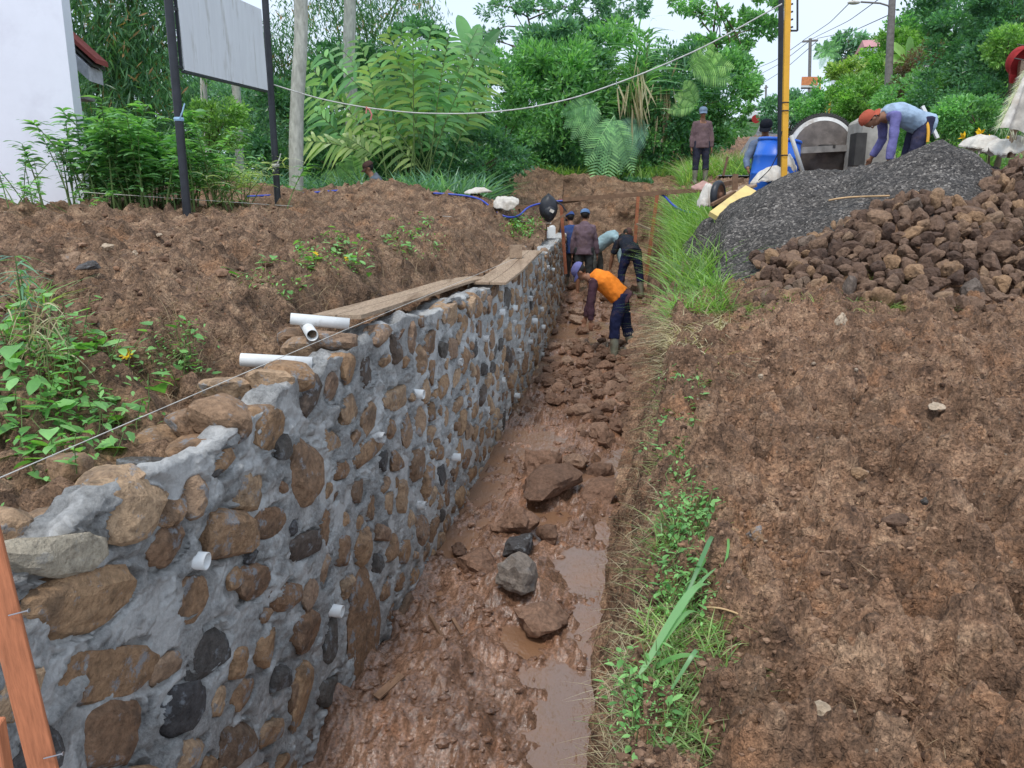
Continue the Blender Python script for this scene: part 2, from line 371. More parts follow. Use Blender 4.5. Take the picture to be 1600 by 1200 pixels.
M_YEL = simple('yellow_paint', (.78, .40, .035), .45, .4, .12, 8, .2, dirt=(.30, .20, .10), dsc=6, dthr=.62, damt=.5)
M_YPANEL = simple('pale_yellow_foam', (.76, .58, .24), .8, .2, .08, 8, .2, dirt=(.45, .36, .22), dsc=3, dthr=.55, damt=.5)
M_STEELW = simple('mixer_white', (.60, .59, .56), .6, .3, .15, 9, .4, .006, dirt=(.20, .15, .11), dsc=4, dthr=.5, damt=.7)
M_RUST = simple('mixer_rust', (.12, .10, .088), .75, .3, .4, 7, .6, .01, dirt=(.34, .31, .28), dsc=3, dthr=.6, damt=.6)
M_IRON = simple('dark_iron', (.06, .055, .05), .6, .4, .3, 8, .5, .006, metal=.3)
M_SACK = simple('sack_white', (.62, .58, .52), .85, .1, .18, 14, .8, .01, dirt=(.38, .31, .24), dsc=4, dthr=.5, damt=.6)
M_HOSE = simple('hose_blue', (.035, .07, .42), .4, .5)
M_STRING = simple('string_white', (.62, .60, .55), .8, .1)
M_WIRE = simple('wire_dark', (.03, .03, .035), .6, .3)
M_CABLE = simple('cable_pale', (.55, .55, .52), .6, .3)
M_STICK = simple('stick_tan', (.50, .33, .18), .7, .2)
M_METAL = simple('nail_metal', (.35, .35, .36), .35, .5, metal=.8)
M_POLEC = simple('pole_concrete', (.22, .20, .19), .8, .2)
M_RED = simple('cap_red', (.33, .03, .03), .8, .2, .2, 20, .5)
M_PINK = simple('ribbon_pink', (.6, .22, .2), .7, .2)
M_YFLOW = simple('flower_yellow', (.85, .55, .02), .6, .2)
M_SAND = None
def sand_mat():
    m, n = new_mat('black_gravel_sand'); b = NB(n); v = b.coord()
    vo = b('TexVoronoi'); vo.inputs['Scale'].default_value = 48; b.L.new(v, vo.inputs['Vector'])
    vc = b('SeparateColor'); b.L.new(vo.outputs['Color'], vc.inputs[0])
    n1 = b.noise(v, 2.2, 4); n3 = b.noise(v, 90, 4)
    base = b.ramp(vc.outputs[0], [(0, (.03, .027, .025)), (.6, (.085, .076, .068)), (.9, (.16, .142, .125)), (1, (.30, .27, .24))])
    base = b.mix(.8, base, b.ramp(n1, [(.3, .6), (.7, 1.35)]), 'MULTIPLY')
    h = b.math('ADD', b.math('MULTIPLY', vo.outputs['Distance'], -1.0), b.math('MULTIPLY', n3, .4))
    b.out(base, .75, .35, b.bump(h, 1.0, .02)); return m
M_SAND = sand_mat()
def water_mat():
    m, n = new_mat('muddy_water'); b = NB(n); v = b.coord()
    mp = b('Mapping'); mp.inputs['Scale'].default_value = (1.6, .8, 1); mp.inputs['Rotation'].default_value = (0, 0, .2); b.L.new(v, mp.inputs[0])
    n1 = b.noise(mp.outputs[0], 16, 3, .5); n2 = b.noise(v, 2.2, 4)
    base = b.ramp(n2, [(.35, (.27, .145, .08)), (.6, (.23, .14, .095))])
    n3 = b.noise(v, 5, 4); n4 = b.noise(v, 34, 3, .6); b.out(base, b.ramp(n3, [(.4, .03), (.7, .16)]), .9, b.bump(b.math('ADD', n1, b.math('MULTIPLY', n4, .6)), .55, .014)); return m
M_WATER = water_mat()

# ================================================================== TERRAIN
WX = np.array([[-3, -2.14], [0, -1.566], [3.45, -.90], [7, -.215], [9, .16], [10.7, .46], [13, .78], [16.9, 1.22], [20, 1.5]])
def smooth_interp(T):
    yy = np.linspace(T[0, 0], T[-1, 0], 600); xx = np.interp(yy, T[:, 0], T[:, 1])
    k = np.ones(25)/25; xs = np.convolve(np.pad(xx, 12, mode='edge'), k, 'valid')
    xs[:12] = xx[:12]; xs[-12:] = xx[-12:]
    return lambda y: np.interp(y, yy, xs)
xw = smooth_interp(WX)                                    # face of the retaining wall
xf = lambda y: np.where(y < 11, -.27+.2*y, 1.93+.18*(y-11))   # foot of the right bank
zfl = lambda y: np.interp(y, [-3, 0, 10.7, 17, 18], [-3.1, -2.94, -1.87, -1.27, -1.2])
ztop = smooth_interp(np.array([[-3, -.85], [1.2, -.90], [1.76, -.86], [2.32, -.84], [2.83, -.78], [3.37, -.73], [3.89, -.64], [5.6, -.655], [7.2, -.61], [10.9, -.47], [15, -.36], [20, -.3]]))
YL = np.array([-1, 1.2, 2, 3, 4.5, 6, 8.5, 11, 13, 16, 20, 26, 34])
OL = np.array([0, .28, .55, 1.0, 2.4, 4.5, 9, 16, 30])
TL = np.array([            # rows: Y, columns: offset left of the back of the wall
 [-1.0,-1.0,-.92,-.88,-.85,-.75,-.6,-.5,-.5],
 [-.95,-.93,-.88,-.84,-.80,-.68,-.55,-.45,-.4],
 [-.95,-.92,-.84,-.80,-.74,-.62,-.5,-.4,-.3],
 [-.90,-.86,-.74,-.68,-.60,-.50,-.4,-.3,-.2],
 [-.80,-.78,-.46,-.37,-.33,-.28,-.22,-.15,-.1],
 [-.76,-.74,-.38,-.30,-.22,-.17,-.10,-.05,0],
 [-.68,-.66,-.30,-.20,-.08,.0,.05,.08,.1],
 [-.52,-.46,-.26,-.16,.06,.10,.12,.12,.15],
 [-.42,-.36,-.12,.02,.10,.14,.16,.16,.2],
 [-.38,-.30,-.02,.20,.15,.0,.0,.0,.1],
 [.5,.6,.7,.6,.2,.0,.0,.1,.3],
 [1.0,1.0,.9,.7,.4,.2,.3,.6,1.5],
 [1.6,1.6,1.5,1.3,1.2,1.2,1.6,2.4,4.0]])
YR = np.array([-1, 1, 2, 3.25, 4.6, 6, 7, 8.5, 9.8, 11, 13, 15, 17, 20, 24, 30, 34])
ZRIM = np.array([-1.6, -1.58, -1.5, -1.3, -1.13, -.92, -.82, -.70, -.55, -.30, -.05, .15, .5, .95, 1.6, 2.6, 3.25])
ZPL = np.array([-1.62, -1.6, -1.5, -1.27, -1.0, -.75, -.63, -.45, -.05, .33, .48, .6, .76, 1.0, 1.65, 2.65, 3.3])
def bil(T, ya, oa, Y, O):
    iy = np.clip(np.searchsorted(ya, Y)-1, 0, len(ya)-2); io = np.clip(np.searchsorted(oa, O)-1, 0, len(oa)-2)
    fy = np.clip((Y-ya[iy])/(ya[iy+1]-ya[iy]), 0, 1); fo = np.clip((O-oa[io])/(oa[io+1]-oa[io]), 0, 1)
    fo = fo*fo*(3-2*fo)*.5+fo*.5
    return (T[iy, io]*(1-fy)*(1-fo)+T[iy+1, io]*fy*(1-fo)+T[iy, io+1]*(1-fy)*fo+T[iy+1, io+1]*fy*fo)
def HL(x, Y):                          # left ground
    O = xw(Y)-.36-x
    z = bil(TL, YL, OL, Y, O)
    berm = np.exp(-((Y-13.2-.25*np.sin(x*1.1))/.85)**2)*sst(-7.5, -5, x)*(1-sst(.2, 1.6, x-0.0))*(.33+.07*np.sin(x*2.3))
    mound = .55*np.exp(-((x-1.2)/2.2)**2-((Y-19.5)/1.6)**2)
    return z+berm+mound
PEAKS = [(4.6, 8.85, .84, .74), (3.35, 9.3, .53, .62), (3.9, 9.1, .58, .68), (5.6, 9.3, .62, .8)]
def HS(x, Y):                          # surface of the black gravel heap
    z = None
    for cx, cy, h, s in PEAKS:
        d = np.sqrt((x-cx)**2+((Y-cy)*.95)**2+.05)-.22
        q = h-s*d
        z = q if z is None else np.log(np.exp(9*z)+np.exp(9*q))/9
    return z-.06
def HP(x, Y):                          # surface of the stone heap
    d1 = np.sqrt(((x-5.6)*.70)**2+((Y-8.2)*1.0)**2+.03)
    d2 = np.sqrt(((x-4.0)*.8)**2+((Y-7.75)*1.0)**2+.02)
    d3 = np.sqrt(((x-3.15)*.62)**2+((Y-7.55)*1.0)**2+.02)
    q = np.stack([.74-.68*d1, .30-.66*d2, -.16-.5*d3]); return np.log(np.exp(12*q).sum(0))/12-.04
def HR0(x, Y):
    O = x-xf(Y); w = np.interp(Y, [-1, 1, 1.9, 3.25, 4.6, 6, 8, 9.4, 13, 17], [.16, .18, .20, .28, .30, .35, .42, .46, .40, .38])
    rim = np.interp(Y, YR, ZRIM); pl = np.interp(Y, YR, ZPL)
    t = np.clip(O/w, 0, 1); f0 = np.where(Y < 17.4, zfl(Y)-.1, rim)
    face = f0+(rim-f0)*(.8*t**.42+.2*t)
    z = np.where(O < w, face, rim+(pl-rim)*sst(w, w+1.2, O))
    # the verge and the hillside across the road
    z = z+sst(9.5, 26, x-.12*Y)*sst(9, 24, Y)*6.0
    return z
def HR(x, Y):
    return np.maximum(HR0(x, Y), HP(x, Y)-.13)
def Hg(x, Y):
    x = np.asarray(x, float); Y = np.asarray(Y, float)
    return np.where(x < xw(Y)-.3, HL(x, Y), HR(x, Y))
def gz(x, y): return float(Hg(np.array([x]), np.array([y]))[0])
def at(px, Y):                         # ground point seen in column px at distance Y
    z = 0
    for _ in range(6): x = XA(px, Y, z); z = gz(x, Y)
    return Vector((x, Y, z))
def relief(x, Y, amp=1.0, s=0):
    a = .06*fb(x, Y, .6, 3, s)+.042*fb(x, Y, .16, 4, s+3, .62)-.055*np.abs(fb(x, Y, .3, 4, s+40, .6))
    d, i_ = wor(x+.06*vn2(x/.09, Y/.09, 4), Y+.06*vn2(x/.09+9, Y/.09, 5), .32, s+61); a = a+np.sqrt(np.maximum(0, .3-d*d))*.17*(i_ > .55)
    d, i_ = wor(x+.04*vn2(x/.06, Y/.06, 14), Y+.04*vn2(x/.06+9, Y/.06, 15), .2, s+71); a = a+np.sqrt(np.maximum(0, .33-d*d))*.11*(i_ > .6)
    d, i_ = wor(x+.03*vn2(x/.05, Y/.05, 4), Y+.03*vn2(x/.05+9, Y/.05, 5), .13, s+1)
    a = a+np.sqrt(np.maximum(0, .36-d*d))*.095*(i_ > .5)
    d, i_ = wor(x+.015*vn2(x/.03, Y/.03, 4), Y, .05, s+2)
    a = a+np.sqrt(np.maximum(0, .33-d*d))*.045*(i_ > .45)+.010*fb(x, Y, .045, 2, s+8)
    return a*amp
def logy(a, b, k, off=0.0):            # rows whose spacing grows with distance
    n = int(math.log((b+off)/(a+off))/k); return (a+off)*np.exp(np.linspace(0, math.log((b+off)/(a+off)), n))-off
# ---- right ground
Yv = np.concatenate([logy(.55, 7, .0038)[:-1], logy(7, 34, .009)]); Ov = np.concatenate([np.linspace(0, .6, 75)[:-1], .6+3.4*np.linspace(0, 1, 350)[:-1]**1.12, 4+22*np.linspace(0, 1, 100)**1.8])
YY, OO = np.meshgrid(Yv, Ov, indexing='ij'); XX = xf(YY)+OO
ZZ = HR(XX, YY); rl = relief(XX, YY, 1, 0)
tr = np.clip(OO/.4, 0, 1)
fadeY = np.interp(YY, [0, 3, 6, 10, 34], [1.1, 1.05, .75, .6, .5])
Zr = ZZ+rl*fadeY*(.35+.65*tr)
face = (1-sst(.16, .4, OO))
Xr = XX+face*(.05*fb(YY, ZZ, .22, 4, 31)+.02*vn2(YY/.03, ZZ/.05, 33))
V = np.stack([Xr, YY, Zr], -1)
Acc().add(V, grid_faces(*YY.shape)).obj('soil_ground', M_SOILR, smooth=True, kind='structure')
# ---- left ground
Yv = logy(.8, 34, .0078); Ov = np.concatenate([[-.16, -.08], np.linspace(0, 1.3, 110)[:-1], 1.3+5*np.linspace(0, 1, 170)[:-1]**1.15, 6.3+26*np.linspace(0, 1, 70)**1.8])
YY, OO = np.meshgrid(Yv, Ov, indexing='ij'); XX = xw(YY)-.34-OO
ZZ = HL(XX, YY)+relief(XX, YY, .85, 50)*np.interp(YY, [0, 9, 34], [1, 1, .5])
cut = np.exp(-((OO-.45)/.2)**2)
Xl = XX+cut*(.05*fb(YY, ZZ, .25, 4, 71)+.015*vn2(YY/.03, ZZ/.06, 73))
Acc().add(np.stack([Xl, YY, ZZ], -1)[:, ::-1], grid_faces(*YY.shape)).obj('earth_bank', M_SOIL, smooth=True, kind='structure')
# ---- back face of the trench
u = np.linspace(-.4, 1, 120); w = np.linspace(0, 1.75, 100); UU, WW = np.meshgrid(u, w, indexing='ij')
xb = 1.15+UU*2.35; zb = -1.45+np.minimum(WW, 1)*(2.3+.12*np.sin(UU*5))+np.maximum(WW-1, 0)*.15; yb = 16.9+WW*2.3+.28*fb(xb, zb, .6, 4, 91)
Acc().add(np.stack([xb, yb, zb+.06*fb(xb, yb+zb, .2, 3, 5)], -1), grid_faces(*UU.shape)).obj('trench_end_bank', M_SOIL, smooth=True, kind='structure')
# ---- trench floor: lumps are placed along the trench by (fraction across, distance)
def floor_t(px, py):
    d = ray(px, py); y = 5.0
    for _ in range(30): y = float(zfl(y))/(d[2]/d[1])*.5+y*.5
    x = d[0]/d[1]*y; return x, y
LUMPS = [(850, 1090, .05, .05), (905, 1040, .05, .06), (870, 1160, .06, .06), (935, 1120, .05, .05), (825, 1130, .05, .05), (895, 980, .04, .05), (640, 1120, .34, .13), (560, 1000, .16, .08), (700, 1050, .2, .08), (600, 930, .1, .12), (560, 1060, .12, .16), (640, 860, .08, .1), (520, 1150, .1, .14), (800, 925, .22, .10), (850, 900, .18, .09), (860, 775, .25, .10), (930, 790, .18, .08),
         (800, 850, .18, .08), (930, 680, .3, .08), (900, 600, .5, .06), (960, 620, .4, .06), (560, 1180, .3, .12), (720, 1180, .16, .06), (950, 1000, .07, .06), (780, 640, .2, .06)]
DIPS = [(690, 850, .16, .10), (740, 760, .18, .10), (900, 1090, .24, .10), (940, 900, .2, .12), (905, 1190, .26, .09), (780, 1150, .08, .06), (690, 1000, .07, .07), (600, 1010, .06, .08), (640, 980, .06, .07), (680, 930, .1, .06), (810, 1010, .1, .1), (850, 680, .16, .06), (960, 830, .14, .1), (590, 1100, .1, .09)]
lmp = [(*floor_t(a, b), r, h) for a, b, r, h in LUMPS]+[(*floor_t(a, b), r, -h) for a, b, r, h in DIPS]
def HF(x, y):
    z = zfl(y)+.012+.035*(np.asarray((xf(y)-x)/(xf(y)-xw(y)))-.35)*(y < 9)+.045*fb(x, y, .5, 3, 11)+.032*fb(x, y, .12, 3, 12)
    d, i_ = wor(x+.02*vn2(x/.05, y/.05, 4), y+.02*vn2(x/.05, y/.05+7, 4), .10, 13); z = z+np.maximum(0, .55-d)*.05*(i_ > .55)
    for cx, cy, r, h in lmp: z = z+h*np.exp(-((x-cx)**2+((y-cy)*.8)**2)/(r*r))
    return z+.012*fb(x, y, .035, 3, 15, .6)+.012*np.abs(fb(x, y, .09, 2, 16))-.006
Yv = logy(1.2, 18, .0044); Tv = np.linspace(-.12, 1.15, 260); YY, TT = np.meshgrid(Yv, Tv, indexing='ij')
XX = xw(YY)+(xf(YY)-xw(YY))*TT; FZ = HF(XX, YY)
Acc().add(np.stack([XX, YY, FZ], -1), grid_faces(*YY.shape)).obj('trench_floor', M_MUD, smooth=True, kind='structure')
Yw = logy(1.2, 12.5, .014); Tw = np.linspace(-.05, 1.05, 60); YY, TT = np.meshgrid(Yw, Tw, indexing='ij')
XX = xw(YY)+(xf(YY)-xw(YY))*TT
Acc().add(np.stack([XX, YY, zfl(YY)+.012+.004*fb(XX, YY, .2, 2, 22)], -1), grid_faces(*YY.shape)).obj('muddy_water', M_WATER, smooth=True, kind='structure')
# ---- far ground to the horizon
yy = np.concatenate([np.linspace(33, 60, 12), np.linspace(70, 700, 14)]); xx = np.concatenate([np.linspace(-400, -40, 10), np.linspace(-35, 60, 30), np.linspace(70, 400, 10)])
YY, XX = np.meshgrid(yy, xx, indexing='ij')
FZ = (3.0+.15*np.minimum(YY-33, 50))*sst(-25, 3, XX)+sst(12, 60, XX-.1*YY)*16-.2
Acc().add(np.stack([XX, YY, FZ], -1), grid_faces(*YY.shape)).obj('far_ground', simple('far_grass_ground', (.07, .13, .05), .9, .1, .4, .3), smooth=True, kind='structure')
# ---- road climbing behind the works
acc = Acc(); ys = np.linspace(17, 83, 60)
def road_c(y): return .34*y+.5-.0006*max(0, y-30)**2
L_ = []
for y in ys:
    c = road_c(y)
    zc = (gz(c, y)+.09) if y < 33 else 3.0+.15*min(y-33, 50)+.0
    L_.append([(c-1.9, y, zc), (c+1.9, y, zc)])
Vr = np.array(L_); acc.add(Vr, grid_faces(len(ys), 2)[:, ::-1]); acc.obj('road', simple('asphalt', (.16, .16, .17), .85, .2, .2, 6), kind='structure')
#==SPLIT==
# ================================================================== RETAINING WALL
def wallpt(px, py):                    # point on the wall face seen at a pixel of the photograph -> (Y, z)
    d = ray(px, py); Y = 3.0
    for _ in range(60):
        k = d[0]/d[1]; g = float(xw(Y))-k*Y
        g2 = float(xw(Y+.01))-k*(Y+.01); Y = min(19, max(.8, Y-g/((g2-g)/.01)*.7))
    return Y, d[2]/d[1]*Y
KN = [(30,833,160,915,'p'),(150,757,270,845,''),(55,897,235,1003,'k'),(105,1010,250,1092,''),(125,1098,240,1200,''),(395,640,455,712,''),
 (232,824,292,893,''),(273,895,325,972,''),(296,968,362,1057,'d'),(250,1062,315,1165,'d'),(370,737,420,797,''),(320,785,400,885,''),(402,790,447,838,''),
 (365,885,425,940,'k'),(424,905,470,950,''),(456,822,502,880,''),(498,792,523,852,''),(526,838,549,882,''),(400,973,437,1050,''),(328,1072,357,1118,''),
 (457,957,500,1025,''),(505,965,530,1030,'d'),(545,885,590,1060,''),(410,1115,440,1170,''),(270,1155,320,1200,''),(285,745,322,807,''),(548,685,600,728,''),
 (518,720,545,755,''),(470,585,500,650,''),(583,508,610,540,''),(690,468,715,510,''),(455,1040,490,1150,''),(500,1050,535,1110,'d'),(455,1060,470,1110,''),(345,1125,400,1200,''),
 (640,700,660,760,''),(545,745,575,790,''),(430,680,455,715,'d'),(600,600,640,640,''),(590,700,610,740,'d'),(120,1205,240,1290,''),(20,1120,90,1230,'d')]
WS = []                                # (Y, z, half length, half height, kind)
for x0, y0, x1, y1, k in KN:
    a = wallpt(x0, (y0+y1)/2); b = wallpt(x1, (y0+y1)/2); t = wallpt((x0+x1)/2, y0); c = wallpt((x0+x1)/2, y1)
    tl = math.atan2(b[1]-a[1], b[0]-a[0])*.8; WS.append(((a[0]+b[0])/2, (t[1]+c[1])/2, max(.03, math.hypot(b[0]-a[0], b[1]-a[1])/2*.95), max(.035, abs(t[1]-c[1])/2*math.cos(tl)*1.02), k, tl))
rg = np.random.default_rng(21)
PIPES_PX = [(305,872),(519,950),(655,787),(708,713),(587,680),(757,638),(650,613),(714,563),(783,592),(805,617),(756,527),(807,547),(779,486),(803,480),(824,465),(843,482),(801,503),(858,447),(846,510),(826,533),(853,417),(862,421),(845,553),(832,500)]
PW = [wallpt(*p) for p in PIPES_PX]
arr = [(s[0], s[1], s[2], s[3]) for s in WS]+[(p[0], p[1], .03, .03) for p in PW]
for tries, (lo, hi) in ((9000, (.085, .135)), (9000, (.06, .10)), (8000, (.036, .06))):
    for _ in range(tries):
        Y = 1.1+15.6*rg.random(); zb, zt = float(zfl(Y))-.05, float(ztop(Y))-.02
        z = zb+(zt-zb)*rg.random(); a = rg.uniform(lo, hi); h = a*rg.uniform(.6, 1.05)
        if z+h > zt+.05: continue
        A = np.array(arr); e = ((A[:, 0]-Y)/(A[:, 2]+a*1.0+.022))**2+((A[:, 1]-z)/(A[:, 3]+h+.020))**2
        if e.min() < 1: continue
        arr.append((Y, z, a, h)); WS.append((Y, z, a, h, rg.choice(['', '', '', '', '', '', 'd', 's', 's', 's']), rg.uniform(-.6, .35)))
WSA = np.array([w[:4] for w in WS])
wall = thing('retaining_wall', (float(xw(3)), 3, float(zfl(3))), 'long stone retaining wall of brown rocks set in fresh grey mortar beside the trench', 'stone wall')
wl = Vector(wall.location)
Yv = logy(1.05, 17.3, .0038); Tv = np.linspace(-.08, 1, 300)
YY, TT = np.meshgrid(Yv, Tv, indexing='ij'); zb = zfl(YY)-.12
zt = ztop(YY)+.035*fb(YY, YY*0, .35, 3, 3)+.03*fb(YY, YY*0, .12, 2, 8)*(YY < 4.2)+.01
ZZ = zb+(zt-zb)*TT
# mortar relief: smeared patches, crumbs, and an uneven lip round the stones
rough_ = sst(-.25, .15, vn2(YY/.24, ZZ/.24, 49))
D = .007*fb(YY, ZZ, .35, 3, 41)+(.15+.85*rough_)*(.011*fb(YY, ZZ, .075, 3, 42, .6)+.010*fb(YY, ZZ, .034, 3, 46, .65))
lip = np.zeros_like(D)
for (sy, sz, sa, sh) in WSA:
    i0, i1 = np.searchsorted(Yv, [sy-sa*1.7, sy+sa*1.7])
    if i1 <= i0: continue
    e = np.sqrt(((YY[i0:i1]-sy)/sa)**2+((ZZ[i0:i1]-sz)/sh)**2)
    lip[i0:i1] = np.minimum(lip[i0:i1], -.022*np.exp(-((e-1.0)/.10)**2)*(vn2(YY[i0:i1]/.11, ZZ[i0:i1]/.11, 47) > -.25))
    lip[i0:i1] = np.where(e < .8, -.03, lip[i0:i1])
patch = sst(.15, .4, vn2(YY/.2, ZZ/.3, 48))*.012
D = D+lip+patch
nx = 1.0
X = xw(YY)+D
# top surface: runs back .36 m
tb = np.linspace(0, 1, 16)[1:]
XT = X[:, -1:] - (.30+.1*sst(3, 5, Yv))[:, None]*tb[None, :]; YT = np.repeat(Yv[:, None], len(tb), 1)
ZT = zt[:, -1:]+.03*fb(XT, YT, .16, 4, 52)+.012*vn2(XT/.03, YT/.03, 53)-.16*sst(.5, 1, tb)[None, :]-.05*tb[None, :]
V = np.stack([np.concatenate([X, XT], 1), np.concatenate([YY, YT], 1), np.concatenate([ZZ, ZT], 1)], -1)
V = V-np.array(wl)
Acc().add(V, grid_faces(V.shape[0], V.shape[1])).obj('mortar', M_MORTAR, wall, smooth=True)
ROCKS3 = []
for i in range(14):
    Vv, Fc = rock_verts(100+i, 3, 8, .0, .10); Vv = np.sign(Vv)*np.abs(Vv)**np.array([.6, .82, .82]); ROCKS3.append((Vv, Fc))
    me = Acc().add(Vv, Fc).mesh('wall_rock', M_WSTONE, False); ROCKS3[-1] = (Vv, Fc, me)
def me_variant(i, mat):
    m = ROCKS3[i][2].copy(); m.materials.clear(); m.materials.append(mat); return m
ME_P = me_variant(3, M_WSTONE_PALE); ME_D = [me_variant(i, M_WSTONE_DARK) for i in range(14)]
order = sorted(range(len(WS)), key=lambda i: -(WS[i][2]*WS[i][3]/WS[i][0]**2.6))
rest = Acc()
for rank, i in enumerate(order):
    Y, z, a, h, k, tl = WS[i]
    Y2 = Y; sl_ = float(xw(Y2+.05)-xw(Y2-.05))/.1; th = math.atan(sl_)
    ri = rg.integers(14); out_ = rg.uniform(.008, .034) if k != 's' else rg.uniform(-.002, .01)
    dep = min(.09, .6*min(a, h)+.02)
    rot = Euler((rg.uniform(-.1, .1), 0, 0)).to_matrix()
    R1 = Matrix.Rotation(-th, 3, 'Z')
    flip = rg.choice([-1, 1])
    loc = Vector((float(xw(Y))-dep*.86+out_, Y, z))-wl
    Mx = R1 @ Matrix.Rotation(tl, 3, 'X')
    if rank < 285:
        me = ME_P if k == 'p' else ME_D[ri] if k == 'd' else ROCKS3[ri][2]
        o = bpy.data.objects.new('stone', me); COL.objects.link(o); o.parent = wall
        M4 = Mx.to_4x4() @ Matrix.Diagonal((dep, a*1.1, h*1.12*flip if False else h*1.12, 1)); M4.translation = loc
        o.matrix_local = M4
        if k == 'p': o['label'] = 'pale cream flat stone at the near end of the wall top'
    else:
        Vv = ICO[2][0]*(1+.16*vn(ICO[2][0][:, 0]*1.7+i, ICO[2][0][:, 1]*1.7, ICO[2][0][:, 2]*1.7, i % 50))[:, None]
        Vv = np.sign(Vv)*np.abs(Vv)**.85
        rest.add((Vv*np.array([dep, a*1.08, h*1.08])) @ np.array(Mx).T+np.array(loc), ICO[2][1])
rest.obj('stones', M_WSTONE, wall, smooth=False, kind='stuff')
# rocks sitting up on the unfinished top of the wall
TOP = [(318,712,.115,.10,0.10,3),(238,735,.085,.055,.24,5),(425,605,.12,.07,.12,6),(120,800,.11,.05,.24,7),(265,690,.10,.055,.30,8),(520,535,.10,.07,.13,9),(478,545,.10,.06,.28,2),(225,790,.10,.06,.10,11),(600,520,.07,.06,.1,12),(410,640,.10,.06,.2,4),(470,530,.11,.05,.36,1),(170,775,.10,.08,.12,2),(345,655,.10,.07,.08,0),(455,585,.09,.07,.07,8),(60,835,.12,.07,.2,10),(290,735,.07,.05,.10,5)]
for px, py, a, h, back, ri in TOP:
    Y, z = wallpt(px, py); Y = Y*(1+.0)
    # push back from the face, keep the line of sight
    k = ray(px, py); k = k/k[1]
    for _ in range(20): Y = Y-(float(xw(Y))-back-k[0]*Y)/(.19-k[0])*.7
    z = k[2]*Y
    o = bpy.data.objects.new('stone', ME_D[ri] if ri == 5 else ROCKS3[ri][2]); COL.objects.link(o); o.parent = wall
    M4 = Euler((rg.uniform(-.3, .3), rg.uniform(-.3, .3), rg.uniform(-.5, .5))).to_matrix().to_4x4() @ Matrix.Diagonal((.12, a, h*1.05, 1)); M4.translation = Vector((k[0]*Y, Y, z))-wl
    o.matrix_local = M4
for j in range(20):                     # unbedded stones along the back of the top
    Y = 1.6+j*.42+rg.uniform(-.1, .1)
    if Y > 3.6: Y += 6.6
    o = bpy.data.objects.new('stone', ROCKS3[rg.integers(14)][2]); COL.objects.link(o); o.parent = wall
    M4 = Euler((0, 0, rg.uniform(0, 3))).to_matrix().to_4x4() @ Matrix.Diagonal((rg.uniform(.07, .11), rg.uniform(.07, .12), .06, 1))
    M4.translation = Vector((float(xw(Y))-rg.uniform(.22, .42), Y, float(ztop(Y))-.0))-wl; o.matrix_local = M4
# drain pipes let into the wall
def pipe_acc(a, b, r, th=.004, n=20):
    a = Vector(a); b = Vector(b); d = (b-a); L = d.length; d.normalize(); q = d.to_track_quat('Z', 'Y').to_matrix()
    acc = Acc(); lathe(acc, [(r, 0), (r, L), (r-th, L), (r-th, .0), (r, 0)], a, n, q); return acc
def plug_acc(a, b, r, back=.03):
    a = Vector(a); b = Vector(b); d = (b-a).normalized(); q = d.to_track_quat('Z', 'Y').to_matrix(); acc = Acc()
    lathe(acc, [(0.0001, 0), (r-.004, 0)], b-d*back, 16, q); return acc
MUDP = simple('pipe_mortar_crust', (.55, .54, .52), .8, .2, .3, 40, .9, .01, dirt=(.16, .15, .15), dsc=22, dthr=.5, damt=.9)
for Y, z in PW:
    x = float(xw(Y)); a = Vector((x-.08, Y, z))-wl; q = rg.uniform(-.08, .08); b = Vector((x+.055+rg.uniform(-.015, .015), Y-.015+q*.2, z-.008))-wl
    o = pipe_acc(a, b, .031, .0045, 18).obj('drain_pipe', M_PVC if rg.random() < .3 else MUDP, wall, smooth=False)
    for p in o.data.polygons: p.use_smooth = True
    plug_acc(a, b, .031, .05).obj('pipe_mud', M_MUD, o)
# loose pieces of pipe on the wall and bank
def loose(p0, p1, r, label, back=False):
    m = (Vector(p0)+Vector(p1))/2
    acc = pipe_acc(Vector(p0)-m, Vector(p1)-m, r, .004, 26)
    t = thing('pvc_pipe', m, label, 'pipe', 'white plastic pipe pieces left by the wall')
    acc.obj('pipe_body', M_PVC, t, smooth=True)
    d = (Vector(p1)-Vector(p0)).normalized(); q = d.to_track_quat('Z', 'Y').to_matrix()
    A2 = Acc(); lathe(A2, [(.0001, 0), (r-.0045, 0)], Vector(p1)-m-d*.12, 20, q)
    A2.obj('bore_shade_disc', M_BORE_SHADE, t)  # added dark disc across the bore, painting the shade inside
    return t
def wy(px, py, back):
    k = ray(px, py); k = k/k[1]; Y = 3.
    for _ in range(60): Y = Y-(float(xw(Y))-back-k[0]*Y)/(.19-k[0])*.5
    return Vector((k[0]*Y, Y, k[2]*Y))
p1 = wy(488, 568, .06); p0 = PY(376, 562, p1.y-.05); loose(p0, p1, .031, 'white pipe lying nearest, across the wall top beside the string')
p1 = wy(546, 506, .06); p0 = PY(454, 498, p1.y-.06); loose(p0, p1, .030, 'white pipe lying across the end of the scaffold plank')
p1 = wy(488, 524, .17); d_ = Vector((-.12, .30, .03)); loose(p1+d_, p1, .030, 'short white pipe seen end on, its round mouth facing the camera')
p1 = wy(779, 410, .45); p0 = p1+Vector((.22, .05, .0)); loose(p0+Vector((-.25, 0, .0)), p1+Vector((.02, 0, 0)), .03, 'small white pipe lying by the far scaffold plank')
